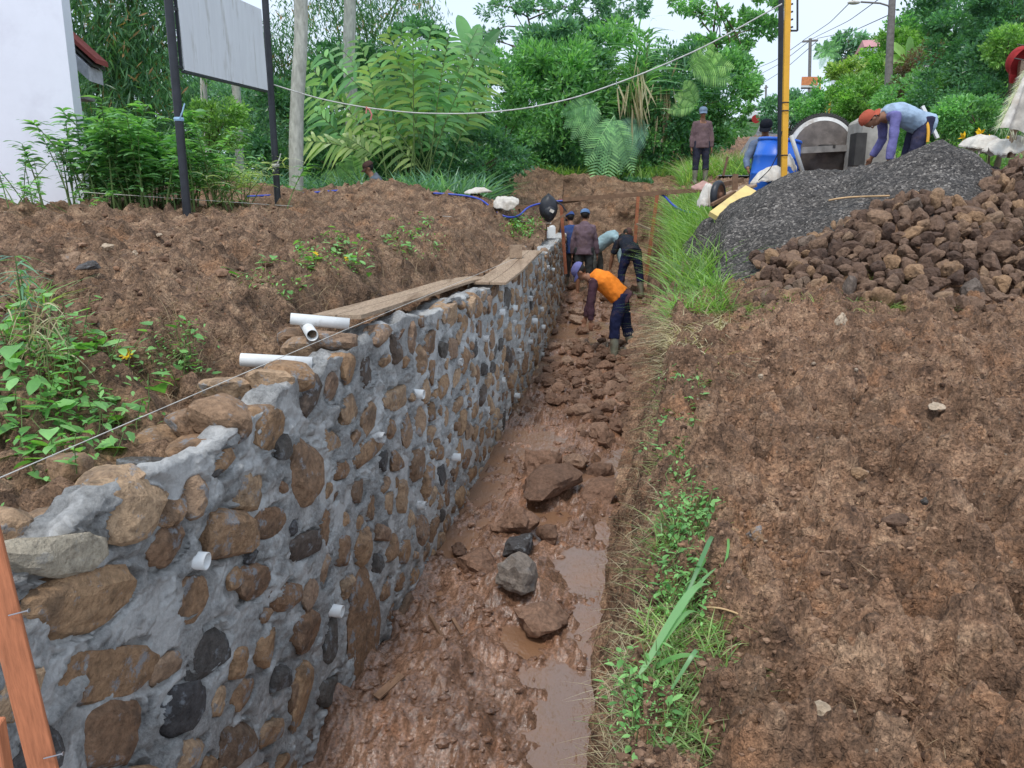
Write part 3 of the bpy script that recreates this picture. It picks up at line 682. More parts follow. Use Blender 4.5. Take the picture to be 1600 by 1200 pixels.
# scaffold planks along the top
def plank(name, pts, w, th, label, seg=24, nb=2):
    P = [Vector(p) for p in pts]; m = P[len(P)//2].copy(); t = thing(name, m, label, 'plank', 'scaffold planks on top of the wall')
    # smooth curve through the points
    import bisect
    tt = np.linspace(0, len(P)-1, seg); A = np.array([list(p-m) for p in P])
    C = np.stack([np.interp(tt, range(len(P)), A[:, k]) for k in range(3)], 1)
    for _ in range(4): C[1:-1] = .25*C[:-2]+.5*C[1:-1]+.25*C[2:]
    T = np.gradient(C, axis=0); T /= np.linalg.norm(T, axis=1)[:, None]; S = np.cross(T, [0, 0, 1]); S /= np.linalg.norm(S, axis=1)[:, None]; U = np.cross(S, T)
    for k in range(nb):
        o0, o1 = -w/2+w*k/nb+.003*(k > 0), -w/2+w*(k+1)/nb-.003*(k < nb-1)
        acc = Acc(); rows = []
        for s_, u_ in ((o0, 0), (o1, 0), (o1, -th), (o0, -th)): rows.append(C+S*s_+U*u_)
        V = np.stack(rows, 1).reshape(-1, 3); i = np.arange(seg-1)[:, None]*4; j = np.arange(4)[None, :]; j2 = (j+1) % 4
        acc.add(V, np.stack([i+j, i+j2, i+4+j2, i+4+j], -1).reshape(-1, 4)); acc.add(V[[0, 1, 2, 3]], [[0, 1, 2, 3]]); acc.add(V[-4:], [[3, 2, 1, 0]])
        acc.obj('board', M_PLANK, t)
    return t
pa = [wy(540, 504, .26), wy(630, 478, .22), wy(700, 447, .15), wy(762, 434, .12)]
for q in pa: q.z += .0
plank('scaffold_plank', [PY(525, 492, 4.05), PY(590, 474, 4.9), PY(655, 456, 5.9), PY(715, 437, 7.0), PY(752, 432, 7.6)], .27, .022, 'long weathered plank with drying mud, lying on the near part of the wall top')
plank('scaffold_plank', [PY(765, 441, 7.0), PY(793, 422, 7.85), PY(812, 404, 8.7), PY(828, 391, 9.5)], .30, .022, 'farther weathered plank overlapping the first and carrying a small block')
b_ = PY(806, 404, 8.75); a = Acc(); box(a, (0, 0, .07), (.14, .10, .14)); a.obj('wood_block', M_PLANK, None, label='small square wooden block standing on the far scaffold plank', cat='wood block', loc=b_+Vector((0, 0, .01)))
#==SPLIT2==
# ================================================================== LOOSE ROCK: heaps and trench stones
acc = Acc()                             # black gravel heap
xs = np.linspace(1.5, 7.6, 420); ys = np.linspace(6.4, 11.2, 300); XX, YY = np.meshgrid(xs, ys, indexing='ij')
wx, wy_ = .12*fb(XX, YY, .7, 3, 301), .12*fb(XX, YY, .7, 3, 302)
ZS = HS(XX+wx, YY+wy_)+.05*fb(XX, YY, .5, 4, 303)+.012*fb(XX, YY, .08, 3, 305)+.006*vn2(XX/.02, YY/.02, 306)
ZG = HR0(XX, YY); ZS = ZS-.6*(1-sst(.3, .8, XX-xf(YY)+.25*vn2(XX/.3, YY/.3, 8)))
keep = (ZS > ZG-.05) & (XX > xf(YY)+.45)
Vv = np.stack([XX, YY, np.maximum(ZS, ZG-.12)], -1).reshape(-1, 3); fcs = grid_faces(*XX.shape); kf = keep.reshape(-1)[fcs].any(1)
used = np.unique(fcs[kf]); mp_ = -np.ones(len(Vv), int); mp_[used] = np.arange(len(used))
acc.add(Vv[used], mp_[fcs[kf]]); acc.obj('gravel_heap', M_SAND, smooth=True, label='big heap of black volcanic gravel sand beside the cement mixer', cat='gravel heap', kind='stuff')
Z2 = lambda x, y: max(float((HS(np.array([x]), np.array([y])))[0]), gz(x, y))
PR = []
for i in range(16):
    Vv, Fc = rock_verts(300+i, 3, 9, .04, .12); PR.append(Acc().add(Vv, Fc).mesh('heap_rock', M_PSTONE, False))
rg = np.random.default_rng(5)
pts = []; tries = 0
while len(pts) < 520 and tries < 90000:
    tries += 1
    x = rg.uniform(2.0, 7.2); y = rg.uniform(5.9, 9.0)
    hp = float(HP(np.array([x]), np.array([y]))[0]); hg = float(HR0(np.array([x]), np.array([y]))[0]); hs = float(HS(np.array([x]), np.array([y]))[0])
    if hp < hg-.06 or hs > hp+.03: continue
    px = 800+F*x/(y*CT-hp*ST)
    if px > 1625 or px < 1178+rg.uniform(0, 25): continue
    sz = rg.uniform(.058, .108)*(.85 if x < 3.2 else 1)
    if pts:
        A = np.array(pts); d = np.hypot(A[:, 0]-x, (A[:, 1]-y)*1.15)
        if (d < (A[:, 3]+sz)*.70).any(): continue
    pts.append((x, y, max(hp, hg), sz))
edge = min(pts, key=lambda p: p[0])
pts.sort(key=lambda p: -p[3]/p[1])
small = Acc()
for x, y, z, s_ in pts[290:]:
    Vv, Fc = rock_verts(300+int(rg.integers(16)), 2, 9, .04, .12); small.add((Vv*np.array([s_*1.1, s_, s_*.8])) @ np.array(Euler(tuple(rg.uniform(0, 6.3, 3))).to_matrix()).T+np.array([x, y, z+s_*.2]), Fc)
if small.n: small.obj('small_heap_stones', M_PSTONE, kind='stuff', label='smallest brown stones filling the gaps of the big stone pile', cat='stones')
for x, y, z, s_ in pts[:290]:
    o = bpy.data.objects.new('heap_stone', PR[rg.integers(16)]); COL.objects.link(o)
    o.location = (x, y, z+s_*.12+rg.uniform(-.01, .04)); o.rotation_euler = tuple(rg.uniform(0, 6.3, 3)); o.scale = (s_*rg.uniform(.9, 1.3), s_*rg.uniform(.8, 1.1), s_*rg.uniform(.65, .95))
    tag(o, 'brown volcanic stone heaped loosely in the big pile in front of the black gravel', 'stone', 'brown stones of the building stone pile')
# stones lying in the trench: row by the workers, then the nearer scattered ones
MR = []
for i in range(10):
    Vv, Fc = rock_verts(500+i, 3, 8, .04, .16); MR.append((Vv, Fc, Acc().add(Vv, Fc).mesh('mud_rock', M_MSTONE, False)))
def flo(px, py):
    x, y = floor_t(px, py); return x, y, float(HF(np.array([x]), np.array([y]))[0])
def trench_rock(px, py, wpx, label, mat=None, group=None, k=0, asp=.75, rot=None):
    x, y, z = flo(px, py); s_ = wpx/2/F*(y*CT-z*ST)
    me = MR[k % 10][2]
    if mat: me = me.copy(); me.materials.clear(); me.materials.append(mat)
    o = bpy.data.objects.new('rock', me); COL.objects.link(o)
    o.location = (x, y, z+s_*asp*.45); o.rotation_euler = rot or (rg.uniform(-.3, .3), rg.uniform(-.3, .3), rg.uniform(0, 6)); o.scale = (s_*1.1, s_, s_*asp)
    return tag(o, label, 'rock', group)
trench_rock(806, 945, 66, 'pale grey rock on the mud island, the largest near the middle of the trench', M_GSTONE, None, 2, .95)
trench_rock(845, 985, 78, 'brown mud-covered rock just in front of the pale grey rock', None, None, 4, .7)
trench_rock(745, 900, 62, 'muddy rock at the left end of the island group, beside the dark wet stone', None, None, 5, .7)
trench_rock(812, 872, 50, 'dark wet stone tucked between the muddy rocks of the island', M_WSTONE_DARK, None, 6, .8)
trench_rock(806, 842, 62, 'block-shaped muddy rock behind the island group, farthest of it', None, None, 7, .8)
trench_rock(856, 853, 30, 'small round muddy stone standing alone in the stream right of the block', None, None, 8, 1)
trench_rock(717, 868, 28, 'small muddy stone at the left waterside of the island', None, None, 1, .8)
trench_rock(845, 745, 60, 'large muddy rock with pointed top in the middle of the trench', None, None, 3, .9)
trench_rock(900, 735, 40, 'muddy stone next right of the large pointed rock', None, None, 9, .6)
trench_rock(938, 742, 38, 'round muddy stone near the right bank behind the broad mud slab', None, None, 0, .8)
trench_rock(865, 785, 84, 'broad low muddy rock slab in front of the pointed rock', None, None, 2, .5)
trench_rock(935, 785, 62, 'flat muddy rock against the right bank beside the broad slab', None, None, 5, .55)
trench_rock(945, 698, 36, 'round brown rock standing nearest of the rocks below the orange-vested man', None, None, 6, .95)
trench_rock(780, 840, 26, 'small stone by the left shoulder of the block-shaped rock', None, None, 3, .8)
pl_ = []
for _ in range(2500):
    px = rg.uniform(845, 1000); py = rg.uniform(545, 690)
    if px < 845+(py-545)*0.05 or (py > 640 and px < 905): continue
    w = rg.uniform(15, 31)*(.7+.5*(py-545)/150)
    if any(math.hypot((px-a)*1.0, (py-b)*1.5) < (w+c)*.34 for a, b, c in pl_): continue
    pl_.append((px, py, w))
for i, (px, py, w) in enumerate(pl_):
    trench_rock(px, py, w, 'muddy brown building stone in the row dumped across the trench floor', None, 'stones dumped on the trench floor below the workers', i, .75)
pl_ = []
for _ in range(500):
    px = rg.uniform(865, 1010); py = rg.uniform(450, 540); w = rg.uniform(12, 24)
    if any(math.hypot((px-a), (py-b)*1.6) < (w+c)*.55 for a, b, c in pl_) or len(pl_) > 44: continue
    pl_.append((px, py, w)); trench_rock(px, py, w, 'small muddy stone strewn round the feet of the men in the trench', None, 'stones strewn among the workers in the trench', _, .7)
# single stones on the banks
def bank_rock(px, Y, w, label, mat, k=0, asp=.7, cat='rock'):
    p = at(px, Y); s_ = w/2/F*(Y*CT-p.z*ST); me = MR[k][2].copy(); me.materials.clear(); me.materials.append(mat)
    o = bpy.data.objects.new('rock', me); COL.objects.link(o); o.location = (p.x, p.y, p.z+s_*.4+.055); o.scale = (s_, s_*.8, s_*asp); o.rotation_euler = (0, .2, k*1.0)
    return tag(o, label, cat)
def Yat(px, py):                        # distance of the ground seen at a pixel
    d = ray(px, py); d = d/d[1]; Y = np.linspace(1.2, 24, 900); z = Hg(d[0]*Y, Y); b = z > d[2]*Y
    return float(Y[np.argmax(b)]) if b.any() else 20.0
for px, py, w, lab, mt, k, asp in [
    (1312, 517, 22, 'pale tan block-like stone alone on the brown soil in front of the stone pile', M_TAN, 1, .9),
    (1282, 1160, 40, 'tan stone half sunk in the soil nearest the bottom edge of the right bank', M_TAN, 2, 1.0),
    (1178, 862, 26, 'orange-brown stone in the soil right of the long fallen grass leaves', M_WSTONE, 3, 1.0),
    (1462, 655, 26, 'flat whitish stone chip on the middle of the right soil slope', M_TAN, 4, .4),
    (1187, 988, 20, 'pale pebble by the broken green twig', M_TAN, 5, .6),
    (1217, 992, 18, 'smaller greyish pebble next right of the pale pebble', M_GSTONE, 6, .5),
    (1440, 808, 16, 'dark bluish stone in the upper right soil', M_WSTONE_DARK, 7, .9),
    (1187, 605, 10, 'tiny tan pebble on the right bank near the rim', M_TAN, 8, .8),
    (1395, 842, 34, 'ochre stone chunk in the middle of the right soil slope', M_PSTONE, 9, .5),
    (1340, 765, 26, 'orange stone lying in crumbly soil above the pebbles', M_WSTONE, 0, .7),
    (115, 430, 34, 'brown round rock on the left bank, the biggest lying there', M_WSTONE, 3, .8),
    (142, 438, 40, 'flat dark clod of ash beside the brown rock on the left bank', M_WSTONE_DARK, 4, .35),
    (212, 412, 12, 'small pale pebble on the left bank', M_TAN, 1, .8),
    (10, 505, 22, 'reddish stone at the left edge of the left bank', M_MSTONE, 2, .7),
    (170, 402, 18, 'ochre pebble on the left bank behind the small pale pebble', M_TAN, 6, .7),
    (250, 380, 10, 'whitish chip far back on the left bank', M_TAN, 5, .5)]:
    bank_rock(px, Yat(px, py), w, lab, mt, k, asp)
# crumbs of soil scattered on both banks and along the trench
acc = Acc(); B1 = ICO[1]
def crumbs(acc, n, xy, smin, smax, hf):
    x, y = xy; s_ = smin*(smax/smin)**(RNG.random(len(x))**2.2); z = hf(x, y)
    Vb, Fb = B1; k = len(Vb); J = 1+.12*RNG.normal(size=(len(x), k, 1)).clip(-1, 1)
    sc = s_[:, None, None]*np.stack([RNG.uniform(.8, 1.4, len(x)), RNG.uniform(.8, 1.2, len(x)), RNG.uniform(.5, .9, len(x))], 1)[:, None]
    V = Vb[None]*J*sc+np.stack([x, y, z+s_*.25], 1)[:, None]
    acc.add(V.reshape(-1, 3), (Fb[None]+(np.arange(len(x))*k)[:, None, None]).reshape(-1, 3))
n = 15000; y = 1.2*(10/1.2)**RNG.random(n); o_ = RNG.random(n)*1.0; x = xf(y)+.2+o_*(.7*y)
crumbs(acc, n, (x, y), .003, .017, lambda a, b: HR(a, b)+relief(a, b, 1, 0)*.9)
acc.obj('soil_crumbs', M_CLOD, smooth=False, kind='stuff', label='loose crumbs of brown soil scattered over the right bank', cat='soil crumbs')
acc = Acc(); n = 6000; y = 2.3*(16/2.3)**RNG.random(n); x = xw(y)-.9-RNG.random(n)*.65*y
crumbs(acc, n, (x, y), .005, .035, lambda a, b: HL(a, b)+relief(a, b, .85, 50)*.9)
acc.obj('soil_crumbs', M_CLOD, smooth=False, kind='stuff', label='loose crumbs of dry brown soil scattered over the left bank', cat='soil crumbs')
acc = Acc(); n = 5000; y = 1.6*(14/1.6)**RNG.random(n); x = xw(y)+(xf(y)-xw(y))*RNG.uniform(-.02, 1.1, n)
crumbs(acc, n, (x, y), .004, .032, lambda a, b: HF(a, b)-.004)
acc.obj('mud_crumbs', M_MUD, smooth=False, kind='stuff', label='small lumps of wet mud on the trench floor', cat='mud lumps')

# ================================================================== VEGETATION
rg = np.random.default_rng(99)
def crown(acc, c, r, ncl, nl, L, Wd, cr=.32, droop=.0, up=.5, seed=0, shell=.55, flat=0.0):
    """leaves gathered in clumps inside an ellipsoid; the clumps differ in size and leave gaps"""
    q = np.random.default_rng(seed); c = np.array(c, float); r = np.array(r, float)
    d = unitv(q.normal(size=(ncl, 3))); rad = shell+(1-shell)*q.random(ncl)**.6; C = c+d*r*rad[:, None]
    cs = cr*q.uniform(.5, 1.3, ncl)*r.mean(); k = q.integers(0, ncl, nl)
    e = unitv(q.normal(size=(nl, 3))); P = C[k]+e*np.array([1, 1, .6])*(cs[k]*q.random(nl)**.45)[:, None]
    D = unitv(e*.8+d[k]*.5+q.normal(size=(nl, 3))*.5+np.array([0, 0, .1-droop*1.6])); N = unitv(np.array([0, 0, 1.0])*up+e*.7+q.normal(size=(nl, 3))*.35)
    s_ = q.uniform(.6, 1.35, nl); leaves(acc, P, D, N, L*s_, Wd*s_); return C
def limbs(acc, base, top, C, r0, n=8, seed=0):
    q = np.random.default_rng(seed); base = Vector(base); top = Vector(top); mid = base.lerp(top, .5)+Vector((q.normal()*.15, q.normal()*.15, 0))
    tube(acc, [base, base.lerp(mid, .5), mid, top], [r0, r0*.8, r0*.65, r0*.3], 8)
    for i in range(n):
        e = Vector(C[q.integers(len(C))]); s_ = mid.lerp(top, q.random()); m_ = s_.lerp(e, .5)+Vector((0, 0, .1)); tube(acc, [s_, m_, e], [r0*.35, r0*.22, r0*.08], 5)
def tree(name, base, parts, trunk_top, r0, label, cat, group=None, mat=None, barkm=None, nl=6, seed=0):
    base = Vector(base); t = thing(name, base, label, cat, group)
    a = Acc(); C = []
    for (c, r, ncl, n, L, Wd, kw) in parts:
        C += list(crown(a, np.array(c)-np.array(base), r, ncl, n, L, Wd, seed=seed, **kw)); seed += 1
    a.obj('crown', mat or L_DARK, t)
    if r0:
        a = Acc(); limbs(a, (0, 0, 0), Vector(trunk_top)-base, C, r0, nl, seed); a.obj('trunk', barkm or M_BARKD, t, smooth=True)
    return t
def pr(px, Y): return PY(px, 300, Y).x
def bush(px, py, Y, wpx, hpx, label, mat, n=3500, L=.16, Wd=.07, name='shrub', cat='shrub', seed=1, ncl=45, group=None, trunk=True, **kw):
    """a bush whose crown is centred where pixel (px,py) lies at distance Y"""
    c = PY(px, py, Y); k = Y/F; r = (wpx/2*k, min(wpx, hpx)/2*k*.8, hpx/2*k); zb_ = min(gz(c.x, Y) if Y < 33 else c.z-r[2], c.z-r[2]*.6)
    return tree(name, (c.x, Y, zb_), [(tuple(c), r, ncl, n, L, Wd, kw)], tuple(c), .05+.0*Y if trunk else 0, label, cat, group, mat, seed=seed)
# -- tall pale trunks (their crowns are above the picture)
def pale_trunk(px0, py0, px1, Y, r, label, seed, h=9.5):
    b = PY(px0, py0, Y); b.z = min(b.z, gz(b.x, Y))-.1; tp = PY(px1, 0, Y); d = (tp-b); tp = b+d*(h/d.z)
    t = thing('tall_tree', b, label, 'tree', 'tall pale-barked trees left of the trench'); a = Acc(); n_ = 26
    P = [(tp-b)*(i/n_)+Vector((.02*math.sin(i*.9+seed), .02*math.cos(i*1.3+seed), 0)) for i in range(n_+1)]
    tube(a, P, [r*(1.12-.35*i/n_)*(1+.03*math.sin(i*2.1+seed)) for i in range(n_+1)], 16); a.obj('trunk', M_BARK, t, smooth=True)
    a = Acc(); crown(a, tp-b+Vector((0, 0, .6)), (1.9, 1.9, 1.3), 30, 2500, .25, .1, seed=seed, droop=.3); a.obj('crown', L_MID, t); return t
pale_trunk(459, 300, 470, 14.2, .115, 'thickest pale tree trunk, beside the right post of the white board', 1)
pale_trunk(546, 200, 545, 19, .145, 'tall pale trunk rising behind the big ginger clump', 2)
pale_trunk(375, 290, 362, 17, .085, 'slender pale trunk seen between the two posts under the white board', 3)
pale_trunk(322, 240, 312, 20, .08, 'thin pale trunk near the left post, partly hidden by the white board', 4)
# -- drooping bamboo at upper left
def bamboo(px, py, Y, wpx, hpx, n, label, mat, seed, L=.26, Wd=.035):
    c = PY(px, py, Y); k = Y/F; q = np.random.default_rng(seed); base = Vector((c.x, Y, gz(c.x, Y)))
    t = thing('bamboo', base, label, 'bamboo', 'feathery bamboo clumps'); rx, rz = wpx/2*k, hpx/2*k
    a = Acc(); m = n//14; th = q.uniform(0, 6.28, m); rr = q.random(m)**.6
    C = np.stack([c.x+rx*rr*np.cos(th), Y+rx*.55*q.normal(size=m)*.6, c.z+rz*rr*np.sin(th)], 1)
    Pq = np.repeat(C, 14, 0)+q.normal(size=(m*14, 3))*np.array([.16, .16, .22]); N_ = len(Pq)
    D = unitv(q.normal(size=(N_, 3))*np.array([.55, .55, .3])+np.array([0, 0, -.75])); N = unitv(q.normal(size=(N_, 3))+np.array([0, -.5, .3]))
    leaves(a, Pq-np.array(base), D, N, L*q.uniform(.6, 1.3, N_), Wd*q.uniform(.7, 1.2, N_), .1); a.obj('foliage', mat, t)
    for i in range(7):
        a = Acc(); x0 = q.uniform(-.5, .5); e = Vector((q.uniform(-rx, rx)*.8, q.uniform(-.6, .6), c.z-base.z+rz*.8)); m_ = Vector((x0+e.x*.3, 0, e.z*.75))
        P = [Vector((x0, 0, 0)), Vector((x0*.9+e.x*.1, 0, e.z*.4)), m_, e, e+Vector((e.x*.3, 0, -.6))]
        tube(a, P, [.04, .038, .03, .018, .006], 7); a.obj('cane', M_STEM, t, smooth=True)
    return t
bamboo(190, 60, 15, 190, 330, 8500, 'drooping bamboo with orange dry leaves filling the space right of the white house', L_BAMB, 11)
bamboo(430, 130, 24, 120, 170, 5200, 'dark feathery bamboo in the gap just right of the white board', L_BAMB, 12, .22, .04)
bamboo(570, 40, 26, 230, 190, 8000, 'high feathery bamboo behind the pale trunk in the upper left middle', L_BAMB, 13, .22, .04)
# -- far wood behind everything on the left: one mass
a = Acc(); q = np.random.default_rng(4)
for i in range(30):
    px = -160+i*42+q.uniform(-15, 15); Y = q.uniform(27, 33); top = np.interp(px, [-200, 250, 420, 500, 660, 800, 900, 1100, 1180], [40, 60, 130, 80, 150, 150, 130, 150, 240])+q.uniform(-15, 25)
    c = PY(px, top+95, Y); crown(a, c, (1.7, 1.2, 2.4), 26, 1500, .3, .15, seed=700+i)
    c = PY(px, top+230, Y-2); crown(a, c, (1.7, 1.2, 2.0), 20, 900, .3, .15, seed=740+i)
a.obj('far_wood', L_BLUE, kind='stuff', label='hazy blue-green wood closing the view behind the nearer jungle', cat='woodland')  # distance haze is put into the bluish leaf colour, no volume
# -- jungle shrubs and trees, left to right
J = [ # px,py,Y,w,h,label,mat,n,L,W
 (455,230,18,120,200,'dark rounded shrub just behind the thickest pale trunk',L_DARK,5000,.15,.07),
 (380,210,21,130,150,'soft grey-green shrub seen under the white board',L_BLUE,4000,.15,.07),
 (345,190,13.5,80,80,'low bright green fern-leaved shrub between the board posts',L_BRIGHT,2600,.09,.045),
 (560,170,20.5,170,180,'dark leafy tree mass left of the ginger clump',L_DARK,6000,.16,.08),
 (665,110,24,130,140,'dark tree crown rising above the ginger clump',L_DARK,4200,.18,.09),
 (790,195,20.8,170,220,'dense dark shrub right of the ginger clump',L_MID,7500,.16,.08),
 (750,255,16.6,130,110,'low dark shrub at the foot of the ginger clump',L_DARK,4200,.13,.06),
 (870,170,21.3,180,200,'broad shrub of long hanging leaves in the middle of the jungle',L_MID,8000,.22,.07),
 (880,95,21.5,150,100,'open tree crown with fine twigs reaching the top edge at centre',L_BLUE,5200,.2,.1),
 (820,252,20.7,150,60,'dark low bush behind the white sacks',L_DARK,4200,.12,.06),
 (930,232,21.0,130,100,'dark bush between the two big fern fronds',L_DARK,4200,.13,.07),
 (955,120,21.8,130,150,'mid green tree behind the tall reeds',L_MID,5000,.2,.09),
 (1060,175,21.2,150,180,'dense bush beneath the open tree above the standing worker',L_DARK,7000,.15,.075),
 (1128,165,22,90,150,'leafy bush on the right shoulder of the jungle by the road',L_MID,5500,.15,.08),
 (1010,228,20.8,110,84,'light green bush behind the grass left of the standing worker',L_MID,3600,.13,.06),
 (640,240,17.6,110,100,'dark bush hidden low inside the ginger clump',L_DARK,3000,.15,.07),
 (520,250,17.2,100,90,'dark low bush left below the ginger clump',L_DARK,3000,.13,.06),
]
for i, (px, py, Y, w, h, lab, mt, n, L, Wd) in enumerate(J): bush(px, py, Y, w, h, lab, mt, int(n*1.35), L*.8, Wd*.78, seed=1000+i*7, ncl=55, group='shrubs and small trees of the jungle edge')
def open_tree(px, Y, puffs, base_px, base_py, label, mat, seed, r0=.07, L=.13, Wd=.065):
    b = PY(base_px, base_py, Y); ps = [(tuple(PY(x_, y_, Y+dy)), (w/2*Y/F, w/2*Y/F*.8, h/2*Y/F), 16, n, L, Wd, {}) for x_, y_, w, h, dy, n in puffs]
    tp = PY(px, min(p[1] for p in puffs), Y); return tree('tree', b, ps, tp, r0, label, 'tree', None, mat, M_BARK if r0 > .2 else M_BARKD, 14, seed)
open_tree(1120, 22.5, [(1105,15,66,40,0,800),(1168,42,60,44,.4,900),(1195,15,50,46,-.2,800),(1070,2,50,30,.5,400),(1145,80,56,40,.2,700),(1095,85,70,50,0,1000),(1200,42,34,34,0,500),(1130,130,100,60,0,1500),(1160,115,60,50,0,900)], 1110, 250, 'open-crowned tree leaning over the road side of the jungle, sky between its branches', L_MID, 51)
open_tree(820, 23, [(790,18,70,24,0,420),(835,8,60,30,.3,500),(905,20,90,60,-.3,1500),(940,60,80,70,0,1300),(770,55,50,18,0,220),(985,10,60,40,0,700)], 890, 250, 'fine-leaved tree whose twigs reach over the banana leaf', L_BLUE, 61)
# -- big ginger clump with long leaf rows
def frond(acc, base, tip, n, ll, lw, q, sag=.25, start=.35, stem=None, flat=.35, sr=.012):
    base = np.array(base); tip = np.array(tip); d = tip-base; L = np.linalg.norm(d); t = np.linspace(0, 1, 14)
    s0 = unitv(np.cross(d, [0, .6, 1.0])+1e-6); bow = np.array([d[0], d[1], 0])*.0
    C = base+d*t[:, None]+np.array([0, 0, 1.0])*(sag*L*np.sin(np.pi*t*.9))[:, None]*.5
    if stem is not None: tube(stem, C, np.linspace(sr, sr*.3, 14), 5, False)
    tt = np.linspace(start, .99, n); P = np.stack([np.interp(tt, t, C[:, k]) for k in range(3)], 1)
    T = np.gradient(P, axis=0); T = unitv(T); sd = np.where(np.arange(n) % 2, 1, -1)[:, None]
    S = unitv(np.cross(T, np.array([0, -1, .35])))
    D = unitv(T*.75+S*sd*1.0+q.normal(size=(n, 3))*.24)
    ls = ll*(np.sin(np.pi*np.clip((tt-start)/(1-start)*.85+.12, 0, 1))**.5)*q.uniform(.85, 1.1, n)
    strips(acc, P, D, np.array([0, 0, -.45]), ls, lw, 4, S=np.cross(D, unitv(np.cross(S*sd, T)))+q.normal(size=(n, 3))*.1)
q = np.random.default_rng(8); c0 = PY(655, 300, 16.4); c0.z = gz(c0.x, 16.4)
t = thing('ginger_clump', c0, 'huge bright ginger plant clump with rows of long leaves on arching canes', 'ginger plant')
FT = [(470,110),(500,90),(520,150),(545,110),(560,70),(590,95),(605,60),(625,45),(640,60),(660,75),(690,70),(705,60),(735,90),(755,75),(770,110),(748,130),(720,120),(500,180),(540,190),(690,110),(600,130),(650,120),(580,150),(765,160),(480,150),(530,80),(572,110),(668,50),(715,95),(740,55),(630,100),(680,145)]
for i, (fx, fy) in enumerate(FT):
    a = Acc(); st = Acc(); Y = 16.4+q.uniform(-.9, 1.1); tip = PY(fx+q.uniform(-8, 8), fy, Y)-c0; b_ = Vector((q.uniform(-.7, .8), q.uniform(-.4, .4), 0))
    frond(a, b_, tip, 24, .58, .075, q, .22, .38, st, sr=.016)
    o = st.obj('cane', M_STEM, t, smooth=True); a.obj('leaves', (L_BRIGHT, L_MID, L_YEL, L_MID)[i % 4], o, kind='stuff')
# fallen frond to the left
for (x0, y0, x1, y1, Y) in [(560, 235, 478, 222, 15.6), (575, 240, 530, 290, 15.6), (585, 245, 540, 215, 15.7)]:
    a = Acc(); st = Acc(); b_ = PY(x0, y0, Y)-c0; e = PY(x1, y1, Y)-c0; frond(a, b_, e, 22, .5, .07, q, .1, .1, st); o = st.obj('cane', M_STEM, t, smooth=True); a.obj('leaves', L_YEL, o, kind='stuff')
# -- banana plants (leaves are parts)
def banana(px, py, Y, specs, label, hp=120, mat=None):
    c = PY(px, py, Y); b = Vector((c.x, Y, c.z-hp*Y/F)); t = thing('banana_plant', b, label, 'banana plant', 'banana plants')
    a = Acc(); tube(a, [Vector((0, 0, 0)), c-b], [.12, .07], 10); a.obj('stem', M_STEM, t, smooth=True)
    for dx, dy, w in specs:
        e = PY(px+dx, py+dy, Y+.1)-b; s_ = c-b; d = e-s_; L = d.length; n_ = 12; tt = np.linspace(0, 1, n_)
        C = np.array([list(s_+d*x_+Vector((0, 0, -.25*L*x_*x_+.12*L*x_))) for x_ in tt]); T = unitv(np.gradient(C, axis=0)); S = unitv(np.cross(T, [0.25, -1, .2]))
        wd = w*Y/F/2*np.sin(np.pi*np.clip(tt*.93+.07, 0, 1))**.6; U = np.cross(S, T)
        V = np.stack([C-S*wd[:, None]+U*wd[:, None]*.25, C, C+S*wd[:, None]+U*wd[:, None]*.25], 1).reshape(-1, 3)
        a = Acc(); a.add(V, grid_faces(n_, 3)); o = a.obj('leaf', mat or L_BRIGHT, t)
    return t
banana(735, 85, 20, [(-20, -72, 22), (15, -55, 20), (40, -20, 18), (-35, -20, 16), (55, 10, 14)], 'banana plant with one tall leaf standing up against the sky', 150, L_MID)
banana(752, 80, 22, [(30, -40, 16), (-8, -35, 14)], 'thin banana plant behind the tall banana leaf', 150, L_MID)
# -- fern fronds hanging from the jungle edge: bipinnate
def fern(px, py, Y, L_px, ang, label, fan=5, sp=70, mat=None, group='giant fern plants at the jungle edge'):
    c = PY(px, py, Y); t = thing('tree_fern', c, label, 'fern', group); k = Y/F; q = np.random.default_rng(int(px))
    for i in range(fan):
        an = R(ang+sp*(i/(max(1, fan-1))-.5)); a = Acc(); L = L_px*k*q.uniform(.85, 1.05)
        d = np.array([math.cos(an), -.35, math.sin(an)]); n_ = 22; tt = np.linspace(.12, 1, n_)
        P = d*(tt*L)[:, None]+np.array([0, 0, -.25*L])*(tt**2)[:, None]; T = unitv(np.gradient(P, axis=0)); S = unitv(np.cross(T, [0, -1, .15]))
        for sgn in (-1, 1):
            pl = L*.30*np.sin(np.pi*np.clip(tt*.85+.1, 0, 1)); Dp = unitv(T*.45+S*sgn)
            strips(a, P, Dp, np.array([0, 0, -.15]), pl, L*.034, 3, S=np.cross(Dp, [0, -1, .3]))
        tube(a, [Vector((0, 0, 0)), Vector(P[8]), Vector(P[-1])], [.01, .008, .003], 4, False)
        a.obj('frond', mat or L_MID, t)
fern(935, 160, 20.0, 62, 215, 'upper giant fern spreading its frond fan leftward out of the dark jungle', 4, 60)
fern(960, 180, 19.9, 80, 262, 'lower giant fern hanging down in front of the dark jungle', 5, 60)
fern(1015, 195, 20.2, 60, 200, 'faded fern fronds right of the two giant ferns', 3, 50, L_BLUE)
fern(1075, 110, 20, 60, 25, 'bright fern fronds lifting above the dense bush near the open tree', 4, 60, L_BRIGHT)
fern(1090, 165, 19.6, 50, 150, 'small bright fern behind the standing worker', 3, 60, L_BRIGHT)
fern(560, 290, 15.5, 60, 150, 'pale green fern behind the crouching worker on the left rim', 5, 110, L_BRIGHT)
